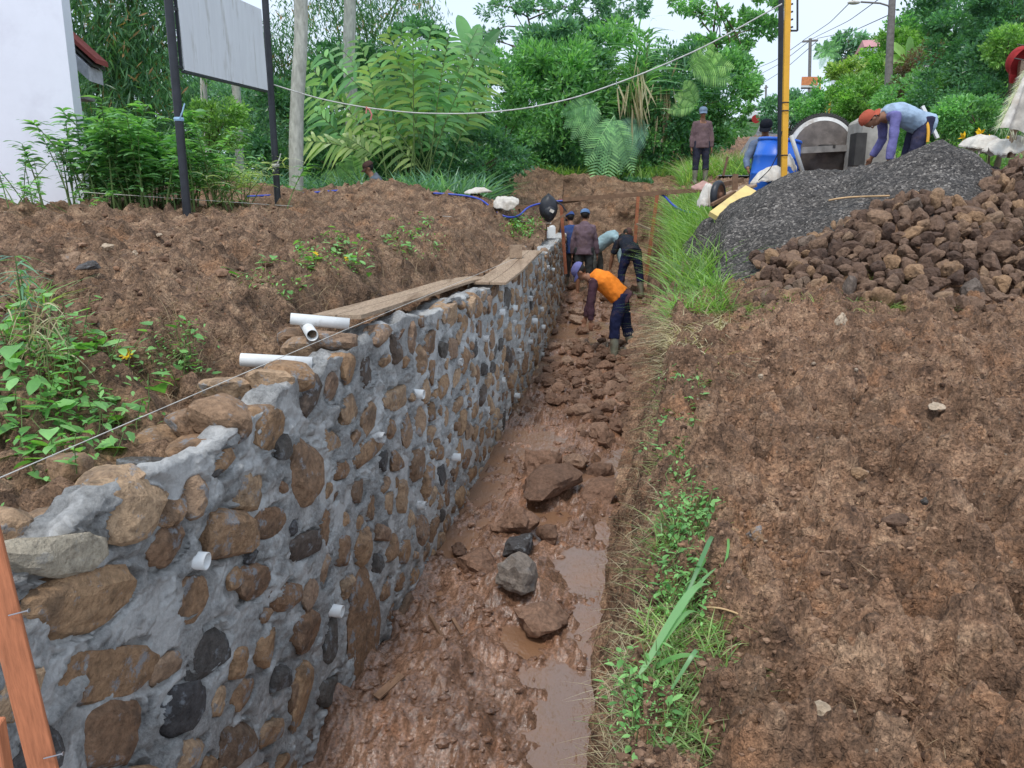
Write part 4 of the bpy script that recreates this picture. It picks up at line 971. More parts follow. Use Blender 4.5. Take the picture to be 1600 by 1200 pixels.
# -- grass tufts
def tuft(px, Y, n, h, w, label, mat, wpx=30, name='grass_tuft', cat='grass', lean=.5, seed=0, group=None, z=None, base=None, stuff=True):
    q = np.random.default_rng(seed+int(px)); p = base if base is not None else at(px, Y)
    if z is not None: p.z = z
    P = np.stack([q.normal(size=n)*wpx*Y/F/2.5, q.normal(size=n)*wpx*Y/F/3, np.full(n, -.03)], 1)
    D = unitv(np.stack([q.normal(size=n)*lean, q.normal(size=n)*lean, np.full(n, 1.0)], 1)); B = D*np.array([.7, .7, 0])+np.array([0, 0, -.35])
    a = Acc(); strips(a, P, D, B, h*q.uniform(.5, 1.1, n), w*q.uniform(.7, 1.2, n), 4, S=np.stack([q.normal(size=n), q.normal(size=n)*.6, q.normal(size=n)*.1], 1))
    return a.obj(name, mat, None, label=label, cat=cat, loc=p, group=group, kind='stuff' if stuff else None)
# reeds
for i, (px, Y, h, n, lab) in enumerate([(990, 20.4, 4.2, 120, 'tall reed clump reaching the sky left of the standing worker'), (1035, 20.8, 3.5, 90, 'second tall reed clump, right of the tallest one')]):
    q = np.random.default_rng(i); p = at(px, Y); a = Acc(); t = thing('reed_clump', p, lab, 'reeds')
    tuftm = 9
    for j in range(tuftm):
        x0 = q.uniform(-.3, .3); top = h*q.uniform(.55, .85); s_ = Acc(); tube(s_, [Vector((x0, 0, 0)), Vector((x0*1.6, q.uniform(-.2, .2), top))], [.018, .01], 5); s_.obj('stalk', M_STEM, t)
        m = n//tuftm*2; P = np.stack([x0*(1+.6*np.linspace(.5, 1, m)), q.normal(size=m)*.05, top*np.linspace(.5, 1, m)], 1)
        D = unitv(np.stack([q.normal(size=m)*.6, q.normal(size=m)*.4, np.full(m, 1.2)], 1)); strips(a, P, D, D*np.array([.9, .9, 0])+np.array([0, 0, -.7]), q.uniform(.7, 1.2, m), .045, 5)
    a.obj('leaves', L_BLUE if i else L_MID, t, kind='stuff')
    a = Acc(); m = 45; P = np.stack([q.normal(size=m)*.2, -.35+q.normal(size=m)*.1, h*.5+q.normal(size=m)*.25], 1); D = unitv(np.stack([q.normal(size=m)*.2, q.normal(size=m)*.1, np.full(m, -1.0)], 1))
    strips(a, P, D, 0*D, q.uniform(.5, 1.1, m), .045, 3); a.obj('dry_leaves', L_DRY, t, kind='stuff')
# grassy verge on the right rim, behind and beside the trench end
def grass_area(name, label, mat, n, f, hmin, hmax, w, seed, lean=.45):
    q = np.random.default_rng(seed); P = f(q, n); n = len(P)
    D = unitv(np.stack([q.normal(size=n)*lean, q.normal(size=n)*lean, np.full(n, 1.0)], 1)); B = D*np.array([.6, .6, 0])+np.array([0, 0, -.35])
    a = Acc(); strips(a, P, D, B, q.uniform(hmin, hmax, n), w, 3, S=np.stack([q.normal(size=n), q.normal(size=n)*.5, np.zeros(n)], 1))
    return a.obj(name, mat, None, label=label, cat='grass', kind='stuff')
def area(x0, x1, y0, y1, dens=None):
    def f(q, n):
        x = q.uniform(x0, x1, n); y = q.uniform(y0, y1, n)
        if dens is not None: k = vn2(x/dens, y/dens, 5) > q.uniform(-.7, .5, n); x, y = x[k], y[k]
        return np.stack([x, y, Hg(x, y)-.03], 1)
    return f
def band(px0, px1, y0, y1, dens=None):   # between two sight columns
    def f(q, n):
        y = q.uniform(y0, y1, n); x = ((px0+(px1-px0)*q.random(n))-800)/F*y*1.02
        if dens is not None: k = vn2(x/dens, y/dens, 5) > q.uniform(-.7, .5, n); x, y = x[k], y[k]
        return np.stack([x, y, Hg(x, y)-.03], 1)
    return f
grass_area('verge_grass', 'tall bright grass around and behind the standing worker', L_GRASS, 9000, band(1050, 1210, 17.6, 21.5, .5), .35, .95, .025, 1)
grass_area('verge_grass', 'dry straw-coloured grass mixed into the bright verge behind the worker', L_DRY, 2200, band(1060, 1210, 18, 21, .6), .5, 1.15, .02, 2)
grass_area('verge_grass', 'bright grass on the slope below the jungle, down to the mound', L_GRASS, 6000, band(740, 1060, 20.1, 21.6, .5), .25, .6, .03, 3)
grass_area('verge_grass', 'roadside grass behind the cement mixer', L_GRASS, 7500, band(1225, 1600, 13.5, 19, .6), .2, .5, .03, 4)
grass_area('ravine_grass', 'tall blue-green grass at the foot of the trees behind the left rim', L_BLUE, 9000, band(290, 760, 14.6, 17.2, .6), .6, 1.35, .04, 5)
grass_area('far_slope_grass', 'light green grass covering the hillside across the road', L_BRIGHT, 9000, band(1240, 1620, 19, 33, 1.2), .4, .9, .08, 6)
def rim_f(o0, o1, y0, y1, dens=.25):
    def f(q, n):
        y = y0*(y1/y0)**q.random(n); x = xf(y)+q.uniform(o0, o1, n); k = vn2(x/dens, y/dens, 15) > q.uniform(-.6, .4, n); x, y = x[k], y[k]
        return np.stack([x, y, HR(x, y)-.02], 1)
    return f
grass_area('rim_grass', 'long bright grass growing along the far part of the right trench rim', L_GRASS, 5600, rim_f(.3, .95, 7.9, 14.5, .45), .25, .85, .016, 7, .6)
grass_area('rim_grass', 'tuft of bright grass below the gravel heap at the trench rim', L_GRASS, 1500, rim_f(.3, .85, 6.6, 8.0, .4), .15, .5, .011, 8, .9)
grass_area('rim_straw', 'cut grey-green straw spread over the right rim in front of the bright grass', L_DRY, 2600, rim_f(.30, .8, 5.2, 7.0, .4), .12, .35, .008, 9, 3.0)
grass_area('bank_straw', 'thin dry straw hanging on the near right trench bank', L_DRY, 4200, rim_f(.12, .42, 1.7, 6.0, .15), .05, .16, .0035, 10, 2.0)
grass_area('pile_straw', 'trampled yellow-green grass at the foot of the stone pile', L_YEL, 3600, lambda q, n: (lambda x, y: np.stack([x, y, HR(x, y)-.01], 1))(*(lambda y: (q.uniform(2.0, 3.6, n), y))(q.uniform(6.2, 7.1, n))), .06, .2, .009, 11, 2.2)
grass_area('bank_roots', 'fine dry roots dangling from the cut edge of the left bank', L_ROOT, 2600, lambda q, n: (lambda y, o: np.stack([xw(y)-.36-o, y, HL(xw(y)-.36-o, y)+.0], 1))(3.4*(10/3.4)**q.random(n), q.uniform(.3, .75, n)), .08, .26, .0035, 12, 1.8)
grass_area('rim_grass', 'short green grass blades along the near right rim', L_GRASS, 3000, rim_f(.24, .55, 1.7, 6.8, .3), .06, .2, .006, 17, 1.2)
grass_area('soil_litter', 'thin dry straws and rootlets littering the right bank', L_ROOT, 420, lambda q, n: (lambda y, o: np.stack([xf(y)+.5+o*y*.6, y, HR(xf(y)+.5+o*y*.6, y)+.04], 1))(1.6*(7/1.6)**q.random(n), q.random(n)), .03, .13, .0028, 13, 5.0)
grass_area('soil_litter', 'thin dry straws littering the left bank', L_ROOT, 600, lambda q, n: (lambda y, o: np.stack([xw(y)-1.1-o*y*.5, y, HL(xw(y)-1.1-o*y*.5, y)+.04], 1))(3*(11/3)**q.random(n), q.random(n)), .05, .2, .0045, 14, 5.0)
for i, (px, py, lab) in enumerate([(1390, 415, 'small green sprout in front of the middle of the stone pile'), (1288, 405, 'thin grass sprout at the left part of the stone pile'), (1345, 440, 'grass sprout at the lower edge of the stone pile')]):
    tuft(px, Yat(px, 452)-.0, 16, .2, .02, lab, L_BRIGHT, 12, seed=i, stuff=False)
for i, (px, Y, h, lab) in enumerate([(395, 14.3, 1.1, 'spiky grass clump left of the thickest pale trunk'), (500, 14.6, 1.2, 'spiky grass clump left of the crouching worker'), (640, 14.4, 1.0, 'spiky grass clump right of the crouching worker'), (1575, 10.3, .5, 'fresh grass clump at the right edge behind the stone pile'), (52, 4.0, .35, 'spiky tuft below the house wall on the left bank')]):
    tuft(px, Y, 46, h, .035 if Y > 8 else .012, lab, L_BLUE if Y > 12 else L_GRASS, 40, seed=20+i, group=None)
# -- leafy plants: stems with real leaves
def leafy(name, p, ns, h, spread, nl, L, Wd, label, cat, mat, seed, group=None, lean=.3, start=.25, stemmat=None, parts=True, droop=.5):
    q = np.random.default_rng(seed); t = thing(name, p, label, cat, group)
    for i in range(ns):
        b = np.array([q.normal()*spread, q.normal()*spread*.7, 0]); hh = h*q.uniform(.55, 1.05); dv = np.array([q.normal()*lean, q.normal()*lean, 1.0]); e = b+dv*hh
        bend = np.array([dv[0], dv[1], -.15])*hh*.5; tt = np.linspace(0, 1, 7); C = b+(e-b)*tt[:, None]+bend*(tt**2)[:, None]
        s_ = Acc(); tube(s_, C, np.linspace(.012, .004, 7)*(h/1.2), 5, False); o = s_.obj('stem', stemmat or M_STEM, t)
        P = []; u_ = start+(1-start)*np.sqrt(q.random(nl)); u_[-2:] = 1
        P = np.stack([np.interp(u_, tt, C[:, k]) for k in range(3)], 1); az = q.uniform(0, 6.28, nl)
        D = unitv(np.stack([np.cos(az), np.sin(az), .75-droop*q.random(nl)], 1)); a = Acc()
        s2 = q.uniform(.6, 1.2, nl)*L; strips(a, P, D, np.array([0, 0, -.45]), s2, Wd*q.uniform(.7, 1.2, nl), 4, S=np.cross(D, [0, 0, 1.0])+q.normal(size=(nl, 3))*.25, prof=np.array([.15, .9, .95, .6, .02]))
        a.obj('leaves', mat, o, kind='stuff')
    return t
hx = at(200, 9.9); leafy('broadleaf_shrub', hx, 60, 1.3, .33, 46, .24, .062, 'dense dark green shrub of broad pointed leaves between the house and the board', 'shrub', L_MID, 31, lean=.2, start=.1)
leafy('broadleaf_shrub', at(128, 9.8), 9, 1.25, .10, 26, .22, .05, 'leggy dark-leaved shrub standing against the corner of the white house', 'shrub', L_DARK, 32, lean=.16)
leafy('broadleaf_shrub', at(330, 10.4), 30, 1.1, .26, 30, .22, .045, 'shrub under the white board between its two posts', 'shrub', L_MID, 33, lean=.2)
leafy('striped_grass_plant', at(365, 10.6), 16, .75, .18, 26, .32, .022, 'pale striped ribbon-leaved plant at the foot of the slender trunk', 'plant', leaf_mat('leaf_pale_striped', G((.3, .4, .18), (.45, .52, .3), (.6, .62, .42))), 34, lean=.35, start=.1)
leafy('thin_weed', at(45, 8.8), 9, .85, .22, 10, .09, .045, 'thin grey-green weed in front of the white house wall', 'weed', L_BLUE, 35, lean=.35)
leafy('thin_weed', at(90, 8.4), 12, .45, .22, 14, .10, .045, 'low weeds at the foot of the house wall below the shrub', 'weed', L_MID, 36, lean=.5)
# foreground leafy weeds on the left bank: single leaves are parts
heart = Acc(); hv = [(0, 0, 0)]; 
def leaf_mesh(name, pts, mat, fold=.18):
    a = Acc(); V = [(0, 0, 0)]; n_ = len(pts)
    for x_, y_ in pts: V += [(x_, y_, fold*abs(x_)+(-.12*y_*y_)), (0, y_, -.12*y_*y_), (-x_, y_, fold*abs(x_)-.12*y_*y_)]
    V.append((0, 1, -.14)); Fc = [(0, 1, 2), (0, 2, 3)]
    for i in range(n_-1): b = 1+i*3; Fc += [(b, b+3, b+4, b+1), (b+1, b+4, b+5, b+2)]
    b = 1+(n_-1)*3; Fc += [(b, 3*n_+1, b+1), (b+1, 3*n_+1, b+2)]
    a.add(V, Fc); return a.mesh(name, mat, True)
LM_H = leaf_mesh('heart_leaf', [(.34, -.10), (.42, .15), (.36, .42), (.17, .75)], L_WEED)
LM_O = leaf_mesh('oval_leaf', [(.10, .1), (.22, .35), (.20, .65), (.09, .88)], L_WEED)
LM_L = leaf_mesh('lobed_leaf', [(.12, .08), (.30, .30), (.22, .45), (.24, .60), (.08, .85)], L_WEED)
def flower(p, r, parent):
    a = Acc(); n_ = 9; an = np.arange(n_)/n_*6.28; P = np.zeros((n_, 3)); D = np.stack([np.cos(an), np.sin(an), np.full(n_, .25)], 1)
    strips(a, P, D, np.zeros(3), r, r*.42, 2, S=np.cross(D, [0, 0, 1.0]), prof=np.array([.5, 1, .45])); o = a.obj('flower', M_YFLOW, parent); o.location = p; o.rotation_euler = (R(55), 0, rg.uniform(-.5, .5))
    c = Acc(); ell(c, (0, 0, .1*r), (.28*r, .28*r, .18*r), sub=1); c.obj('flower_centre', simple('flower_centre', (.35, .17, .01)), o)
def weeds(cpx, cpy, rx, ry, n, lmin, lmax, label, seed, flowers=(), side='L', meshes=None, hmax=.22, flo_r=.026, dense=1.0):
    q = np.random.default_rng(seed); Y0 = Yat(cpx, cpy); b = at(cpx, Y0); t = thing('leafy_weeds', b, label, 'weeds'); stem = Acc(); k = 0; ff = Acc()
    while k < n:
        an = q.uniform(0, 6.28); rr = math.sqrt(q.random()); px = cpx+rx*rr*math.cos(an); py = cpy+ry*rr*math.sin(an)
        Y = min(Yat(px, py), Y0*1.5); g = at(px, Y); h = hmax*q.random()**1.2+.02; tip = g+Vector((q.normal()*.05, q.normal()*.05, h)); k += 1
        tube(stem, [g-b-Vector((0, 0, .02)), (g+tip)/2-b+Vector((q.normal()*.02, 0, 0)), tip-b], [.003, .0025, .0015], 4, False)
        for j in range(3 if dense > .5 else 2):
            m = (meshes or [LM_H, LM_O, LM_O, LM_L])[q.integers(len(meshes or [1]*4))]; o = bpy.data.objects.new('leaf', m); COL.objects.link(o); o.parent = t
            L = q.uniform(lmin, lmax); az = q.uniform(0, 6.28)
            o.location = tip-b+Vector((q.normal()*.015, q.normal()*.015, -.03*j)); o.rotation_euler = (q.uniform(-.5, .5), q.uniform(-.3, .3), az); o.scale = (L, L, L)
            if k*3+j > 285: break
        if k*3 > 285: break
    m = n*5; P = []                          # small filler leaves and runners
    for _ in range(m):
        an = q.uniform(0, 6.28); rr = math.sqrt(q.random()); px = cpx+rx*rr*math.cos(an); py = cpy+ry*rr*math.sin(an); x_ = XA(px, Y0, b.z); P.append((px, py))
    P = P[:120]; nq = len(P); Yq = np.array([Yat(*p_) for p_ in P]); G_ = np.array([list(at(p_[0], y_)) for p_, y_ in zip(P, Yq)]); rep_ = max(1, m//nq)+1
    G_ = np.repeat(G_, rep_, 0)+q.normal(size=(nq*rep_, 3))*np.array([.05, .05, .0]); N_ = len(G_); G_[:, 2] += q.random(N_)*hmax*.8
    D = unitv(np.stack([q.normal(size=N_), q.normal(size=N_), q.normal(size=N_)*.4], 1)); strips(ff, G_-np.array(b), D, np.array([0, 0, -.3]), q.uniform(.5, 1, N_)*lmin*.9, lmin*.35, 3, S=np.cross(D, [0, 0, 1.0]), prof=np.array([.2, 1, .8, .05]))
    stem.obj('stems', M_STEM, t, kind='stuff'); ff.obj('small_leaves', L_WEED, t, kind='stuff')
    for fx, fy in flowers:
        Y = Yat(fx, fy)-.04; p_ = PY(fx, fy, Y); flower(p_-b, flo_r*(1 if Y < 3.5 else 1.2), t)
    return t
weeds(110, 665, 125, 125, 95, .045, .11, 'thick mat of creeping weeds with yellow flowers at the left edge of the bank', 3, [(22, 702), (12, 645), (50, 532), (28, 560), (198, 554), (24, 583), (205, 462)])
weeds(65, 590, 75, 60, 40, .035, .07, 'weedy clump under the tall dried stalk on the left bank', 4, [], hmax=.3)
weeds(275, 570, 40, 50, 22, .03, .06, 'small leafy weed patch right of the thick weed mat', 5, [(258, 585)], hmax=.15)
weeds(520, 410, 60, 26, 40, .05, .09, 'flowering weed patch on the rim of the left bank above the scaffold plank', 6, [(543, 404), (492, 398), (570, 385)], hmax=.16)
weeds(650, 380, 50, 30, 34, .05, .09, 'yellowish weed patch on the left bank farther along the rim', 7, [], hmax=.18)
weeds(820, 362, 34, 14, 26, .07, .12, 'bright low weeds at the left corner of the trench end', 8, [(815, 347), (800, 352)], hmax=.22)
weeds(430, 440, 50, 30, 12, .04, .08, 'sparse runners hanging over the cut edge of the left bank', 9, [], hmax=.08)
weeds(20, 1090, 50, 90, 24, .03, .06, 'weeds at the bottom left corner beside the orange stake', 10, [], hmax=.12)
# tall thin plant at left with narrow leaves
p = at(62, Yat(62, 545)); leafy('tall_weed', p, 2, .62, .03, 30, .12, .014, 'tall narrow-leaved weed standing above the creeping weeds at left', 'weed', L_BLUE, 41, lean=.05, start=.2, droop=.9)
p = at(70, Yat(70, 600)); t = thing('dry_stalks', p, 'withered grey stalks drooping over the creeping weeds', 'dry plant'); a = Acc(); q = np.random.default_rng(2); n = 60
strips(a, np.stack([q.normal(size=n)*.05, q.normal(size=n)*.05, q.uniform(.1, .35, n)], 1), unitv(np.stack([q.normal(size=n)*.5, q.normal(size=n)*.5, q.normal(size=n)*.8], 1)), np.array([0, 0, -.8]), .18, .006, 4); a.obj('stalks', L_DRY, t, kind='stuff')
# plants on the right rim of the trench
def rim_weeds(py, n, L, label, seed, dx=0, hmax=.12):
    xs_ = [(1170, 985), (1100, 1010), (1000, 1050), (900, 1065), (800, 1068), (760, 1070), (700, 1065), (650, 1060), (600, 1080)]
    px = np.interp(py, [a_ for a_, _ in xs_][::-1], [b_ for _, b_ in xs_][::-1])+dx; return px
for i, (py, n, L, rx, ry, lab) in enumerate([(815, 30, (.02, .04), 32, 60, 'fresh green weeds on the near right rim beside the long leaves'), (700, 20, (.02, .04), 22, 50, 'creeping weeds on the right rim in the middle distance'), (1120, 16, (.015, .035), 30, 60, 'small weeds on the right rim at the bottom of the view'), (930, 18, (.02, .035), 26, 60, 'straw and weeds on the right rim under the long leaves'), (620, 16, (.03, .05), 25, 40, 'sparse weeds on the right rim in front of the cut straw')]):
    weeds(rim_weeds(py, 0, 0, '', 0), py, rx, ry, int(n*1.9), L[0]*1.15, L[1]*1.25, lab, 60+i, [(1093, 705)] if i == 1 else [], meshes=[LM_O, LM_O, LM_L], hmax=.13, flo_r=.012)
# long fallen leaves, each a thing
def long_leaf(px0, py0, px1, py1, w, label, lift=.08, mat=None):
    Ya = Yat(px0, py0); Yb = Yat(px1, py1); A_ = PY(px0, py0, Ya)+Vector((0, -.03, .05)); B_ = PY(px1, py1, Yb)+Vector((0, -.03, .06)); n_ = 12; tt = np.linspace(0, 1, n_)
    C = np.array([list(A_.lerp(B_, x_)+Vector((.02*math.sin(4*x_), 0, lift*math.sin(math.pi*x_)))) for x_ in tt])-np.array(A_)
    T = unitv(np.gradient(C, axis=0)); S = unitv(np.cross(T, [0, -.5, 1])); wd = w/2*np.sin(np.pi*np.clip(tt*.85+.12, 0, 1))**.7
    a = Acc(); a.add(np.stack([C-S*wd[:, None]+np.array([0, 0, .15])*wd[:, None], C, C+S*wd[:, None]+np.array([0, 0, .15])*wd[:, None]], 1).reshape(-1, 3), grid_faces(n_, 3))
    return a.obj('long_leaf', mat or L_MID, None, smooth=True, label=label, cat='leaf', group='long cut grass leaves on the right rim', loc=A_)
for i, (a_, b_, c_, d_, w, lab) in enumerate([(965,1110,1118,870,.022,'longest cut leaf, running diagonally up the right rim'),(975,1100,1120,905,.022,'cut leaf lying just right of the longest one'),(990,1080,1110,930,.03,'broad dark cut leaf under the diagonal ones'),(975,1085,1100,1045,.022,'pale cut leaf arching over to the right at the bottom of the bundle'),(1000,1060,1095,975,.02,'short cut leaf in the middle of the bundle'),(1062,960,1120,860,.02,'uppermost pale cut leaf of the bundle'),(1118,930,1132,840,.012,'narrow upright cut leaf at the right side of the bundle'),(1045,1090,1095,1050,.016,'last low cut leaf bending right, half covered')]):
    long_leaf(a_, b_, c_, d_, w*.85, lab, .05+.03*(i % 3), L_MID if i % 3 else L_WEED)
# -- hillside across the road: bushes and small trees one can tell apart
HB = [(1235,175,40,90,60,'hazy bush at the far left end of the hillside by the road',L_BLUE,2600,.3,.15),  # haze painted by the bluish leaf colour
 (1300,165,30,110,70,'light bush behind the two small signs',L_MID,3000,.24,.12),
 (1340,155,27,80,66,'bright round shrub just left of the lamp pole',L_BRIGHT,2800,.2,.1),
 (1350,112,36,100,44,'pale green bush below the pink roof',L_YEL,2600,.3,.14),
 (1440,170,20,120,110,'bushy shrub right behind the bending man',L_MID,4200,.16,.08),
 (1455,120,23,100,90,'reddish-brown twiggy shrub on the hillside',L_RED,3600,.16,.06),
 (1500,150,19,130,120,'dark green shrub right of the reddish one',L_DARK,5200,.15,.08),
 (1560,140,16.5,130,170,'dark bushes at the right edge above the hanging sack',L_DARK,6500,.14,.07),
 (1540,60,20,160,130,'big dark tree crown in the upper right',L_DARK,7500,.17,.08),
 (1500,15,24,130,90,'dark tree top at the upper right edge of the sky',L_DARK,4200,.2,.1),
 (1590,20,18,120,140,'dark tree crown cut by the right edge',L_DARK,5200,.16,.08),
 (1430,60,30,100,60,'bush on the hilltop beside the small roof',L_MID,2600,.26,.12),
 (1400,90,28,90,70,'light bush right of the lamp pole',L_BRIGHT,2600,.24,.1),
 (1575,75,15.5,60,60,'bright yellow-green bush behind the red cap',L_BRIGHT,2200,.12,.06),
 (1530,185,15,150,60,'low ground-covering bushes above the flower bed',L_MID,4200,.12,.06),
 (1400,165,24,60,80,'grassy green bush at the foot of the lamp pole',L_MID,2000,.2,.07)]
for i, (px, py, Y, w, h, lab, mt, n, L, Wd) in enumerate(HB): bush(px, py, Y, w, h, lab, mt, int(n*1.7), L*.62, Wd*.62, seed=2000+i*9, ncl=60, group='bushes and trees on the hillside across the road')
open_tree(1325, 45, [(1300,75,40,14,0,260),(1330,62,50,16,0,320),(1355,72,36,14,0,240),(1318,85,40,12,0,200)], 1320, 120, 'flat-topped thin tree standing against the sky left of the lamp pole', L_BLUE, 81, .09, .35, .14)
open_tree(1470, 26, [(1465,5,50,30,0,300)], 1450, 75, 'bare thin tree on the hilltop near the upper right', L_DARK, 82, .05)
banana(1418, 95, 27, [(-30,-35,14),(5,-45,14),(30,-30,14),(38,0,14),(-38,-5,14),(15,-20,10)], 'banana plant just right of the lamp pole on the hillside', 60, L_BRIGHT)
banana(1365, 110, 32, [(-25,-18,12),(0,-26,12),(24,-14,12),(30,5,10),(-28,6,10)], 'banana plant left of the lamp pole below the pink roof', 40, L_YEL)
fern(1292, 80, 38, 22, 90, 'small palm with drooping fronds left of the flat-topped tree', 8, 300, L_MID, None)
#==SPLIT3==
# ================================================================== BUILT THINGS
# -- white house at the left
hb = thing('white_house', (-5.85, 10.8, 0), 'white plastered house wall at the left edge with a red-edged roof behind it', 'house')
a = Acc(); box(a, (-3.4, .1, 2.85), (6.8, .2, 6.0)); box(a, (-4.6, .85, 1.2), (7.0, 1.2, 2.7)); a.obj('wall', M_WHITEW, hb)
a = Acc(); box(a, (-3.4, .06, -.16), (6.86, .3, .34)); a.obj('plinth', M_CONC, hb)
RX, RZ, EX, EZ = -3.0, 4.75, -.22, 2.12
def roofslab(dz, th, ex=0, y0=1.05, y1=1.4):
    a = Acc(); V = [(RX, y0, RZ+dz), (EX+ex, y0, EZ+dz), (EX+ex, y0, EZ+dz-th), (RX, y0, RZ+dz-th)]; V += [(x, y1, z) for x, _, z in V]
    a.add(V, [(0, 3, 2, 1), (4, 5, 6, 7), (0, 1, 5, 4), (1, 2, 6, 5), (2, 3, 7, 6), (3, 0, 4, 7)]); return a
roofslab(.12, .07, .05).obj('roof', M_REDROOF, hb); roofslab(.045, .04).obj('roof_lining', M_IRON, hb); roofslab(0, .2, -.05, 1.0, 1.4).obj('fascia', simple('fascia_grey', (.42, .43, .46), .7), hb)
a = Acc(); box(a, (-1.75, 1.3, 1.72), (2.6, .3, .05)); a.obj('soffit', simple('soffit_grey', (.25, .24, .23), .8), hb)
# -- blank white board on two posts
pL = at(293, 9.0); pR = at(435, 11.3)
sb = thing('notice_board', pL, 'blank weathered white board on two tall black posts', 'sign board')
o0 = Vector((0, 0, 0)); o1 = pR-pL
for p_, hh, lab in ((o0, 3.4, None), (o1, 2.92, None)):
    a = Acc(); tube(a, [p_+Vector((0, 0, -.2)), p_+Vector((0, 0, hh*.5)), p_+Vector((0, 0, hh))], .047, 12); o = a.obj('post', M_BLACK, sb, smooth=True)
d = o1.normalized(); n_ = Vector((-d.y, d.x, 0)) ; z0, z1 = 1.60-pL.z, 2.62-pL.z
A_ = o0+d*.16; B_ = o1-d*.14; a = Acc()
nn = 24; V = []
for i in range(nn+1):
    for zz in (z0, z1): V.append(A_.lerp(B_, i/nn)+Vector((0, 0, zz)))
m_ = A_.lerp(B_, .5)+Vector((0, 0, (z0+z1)/2)); bar(a, A_+Vector((0, 0, (z0+z1)/2)), B_+Vector((0, 0, (z0+z1)/2)), .03, z1-z0); a.obj('panel', M_SIGN, sb)
a = Acc(); bar(a, A_+Vector((0, 0, z0-.02)), B_+Vector((0, 0, z0-.02)), .04, .025); a.obj('frame_rail', M_BLACK, sb)
a = Acc(); bar(a, A_-d*.02+Vector((0, 0, z0)), A_-d*.02+Vector((0, 0, z1)), .03, .03, (1, 0, 0)); a.obj('frame_rail', M_BLACK, sb)
for zz in (z0+.02, z0+.62, z0+.95):
    a = Acc(); bar(a, o0+Vector((0, 0, zz)), A_+Vector((0, 0, zz)), .03, .03); a.obj('bracket', M_BLACK, sb)
for p_, zz, mt in ((o0, 1.06-pL.z+.0, simple('tie_blue', (.35, .55, .75), .6)), (o1, .62, M_STRING)):
    a = Acc(); lathe(a, [(.05, -.02), (.056, 0), (.05, .02)], p_+Vector((0, 0, zz)), 12); tube(a, [p_+Vector((.03, -.05, zz)), p_+Vector((.07, -.06, zz+.07)), p_+Vector((.1, -.05, zz+.16))], .008, 5); a.obj('tie', mt, sb, kind='stuff')
# -- ropes, strings and cable
def line_thing(name, pts, r, mat, label, cat, group=None, n=40, sides=5, smoothit=True):
    P = [Vector(p) for p in pts]; L = [0]
    for i in range(1, len(P)): L.append(L[-1]+(P[i]-P[i-1]).length)
    t = np.linspace(0, L[-1], n); A = np.array([list(p-P[0]) for p in P]); C = np.stack([np.interp(t, L, A[:, k]) for k in range(3)], 1)
    if smoothit:
        for _ in range(8): C[1:-1] = .25*C[:-2]+.5*C[1:-1]+.25*C[2:]
    a = Acc(); tube(a, C, r, sides); return a.obj(name, mat, None, smooth=True, label=label, cat=cat, group=group, loc=P[0])
line_thing('guide_string', [wy(-25, 757, 0), wy(545, 513, 0), wy(838, 390, .05)], .0016, M_STRING, "mason's guide string stretched above the near wall top, under the white pipe", 'string', smoothit=False)
line_thing('guide_string', [PY(125, 300, 9.2), PY(500, 325, 11), PY(862, 349, 13)], .0035, M_STRING, 'thin string running level across the left bank from the shrub to the trench end', 'string', smoothit=False)
line_thing('hanging_cable', [PY(420, 130, 11.3), PY(500, 155, 11.4), PY(575, 169, 11.4), PY(650, 177, 11.4), PY(735, 178, 11.2), PY(820, 170, 11), PY(900, 153, 10.9), PY(1000, 117, 10.7), PY(1100, 74, 10.5), PY(1222, 6, 10.2)], .009, M_CABLE, 'pale cable sagging from the right board post across to the yellow pole', 'cable', n=80, sides=6)
p = PY(575, 168, 11.4); a = Acc(); tube(a, [Vector((-.03, 0, .01)), Vector((.02, 0, -.03)), Vector((.05, 0, -.1)), Vector((.03, 0, -.17))], .012, 5); tube(a, [Vector((-.02, 0, 0)), Vector((-.03, 0, -.08))], .01, 5); a.obj('ribbon', M_PINK, None, label='pink ribbon tied on the sagging cable', cat='ribbon', loc=p)
line_thing('water_hose', [PY(385, 307, 12.6), PY(470, 303, 12.9), PY(530, 297, 13.1), PY(600, 299, 13.1), PY(660, 301, 13), PY(715, 304, 13), PY(752, 309, 12.9), PY(772, 330, 12.6), PY(792, 343, 12.4), PY(812, 338, 12.6), PY(825, 322, 13.2), PY(850, 316, 13.2), PY(900, 312, 13.15), PY(960, 305, 13), PY(1000, 302, 12.9), PY(1035, 300, 12.8), PY(1043, 312, 12.5), PY(1055, 325, 12.2), PY(1075, 333, 11.9), PY(1090, 334, 11.7)], .016, M_HOSE, 'blue water hose looping over the left rim and along the wooden beam', 'hose', n=110, sides=8)
# -- wooden batter frame over the trench end
bf = thing('batter_frame', PY(885, 420, 13.4), 'red-brown wooden stakes carrying a long beam across the end of the trench', 'wooden frame'); b0 = Vector(bf.location)
def bpart(name, a_, b_, w, h, mat): ac = Acc(); bar(ac, Vector(a_)-b0, Vector(b_)-b0, w, h, (0, 0, 1) if abs((Vector(b_)-Vector(a_)).normalized().z) < .8 else (0, 1, 0)); return ac.obj(name, mat, bf)
bpart('beam', PY(788, 327, 13.3), PY(905, 313, 13.2), .07, .05, M_WOODD); bpart('beam', PY(880, 312, 13.15), PY(1108, 296, 12.4), .07, .065, M_WOODR if False else M_WOODD)
for x0, y0, x1, y1, Y in [(849, 318, 861, 412, 13.3), (876, 311, 884, 428, 13.5), (997, 307, 992, 380, 14.4), (1027, 303, 1010, 430, 13.3)]: bpart('stake', PY(x0, y0, Y), PY(x1, y1, Y), .055, .045, simple('stake_red', (.36, .13, .07), .75, .2, .25, 20, .5, .004) if x0 == 849 else bpy.data.materials['stake_red'])
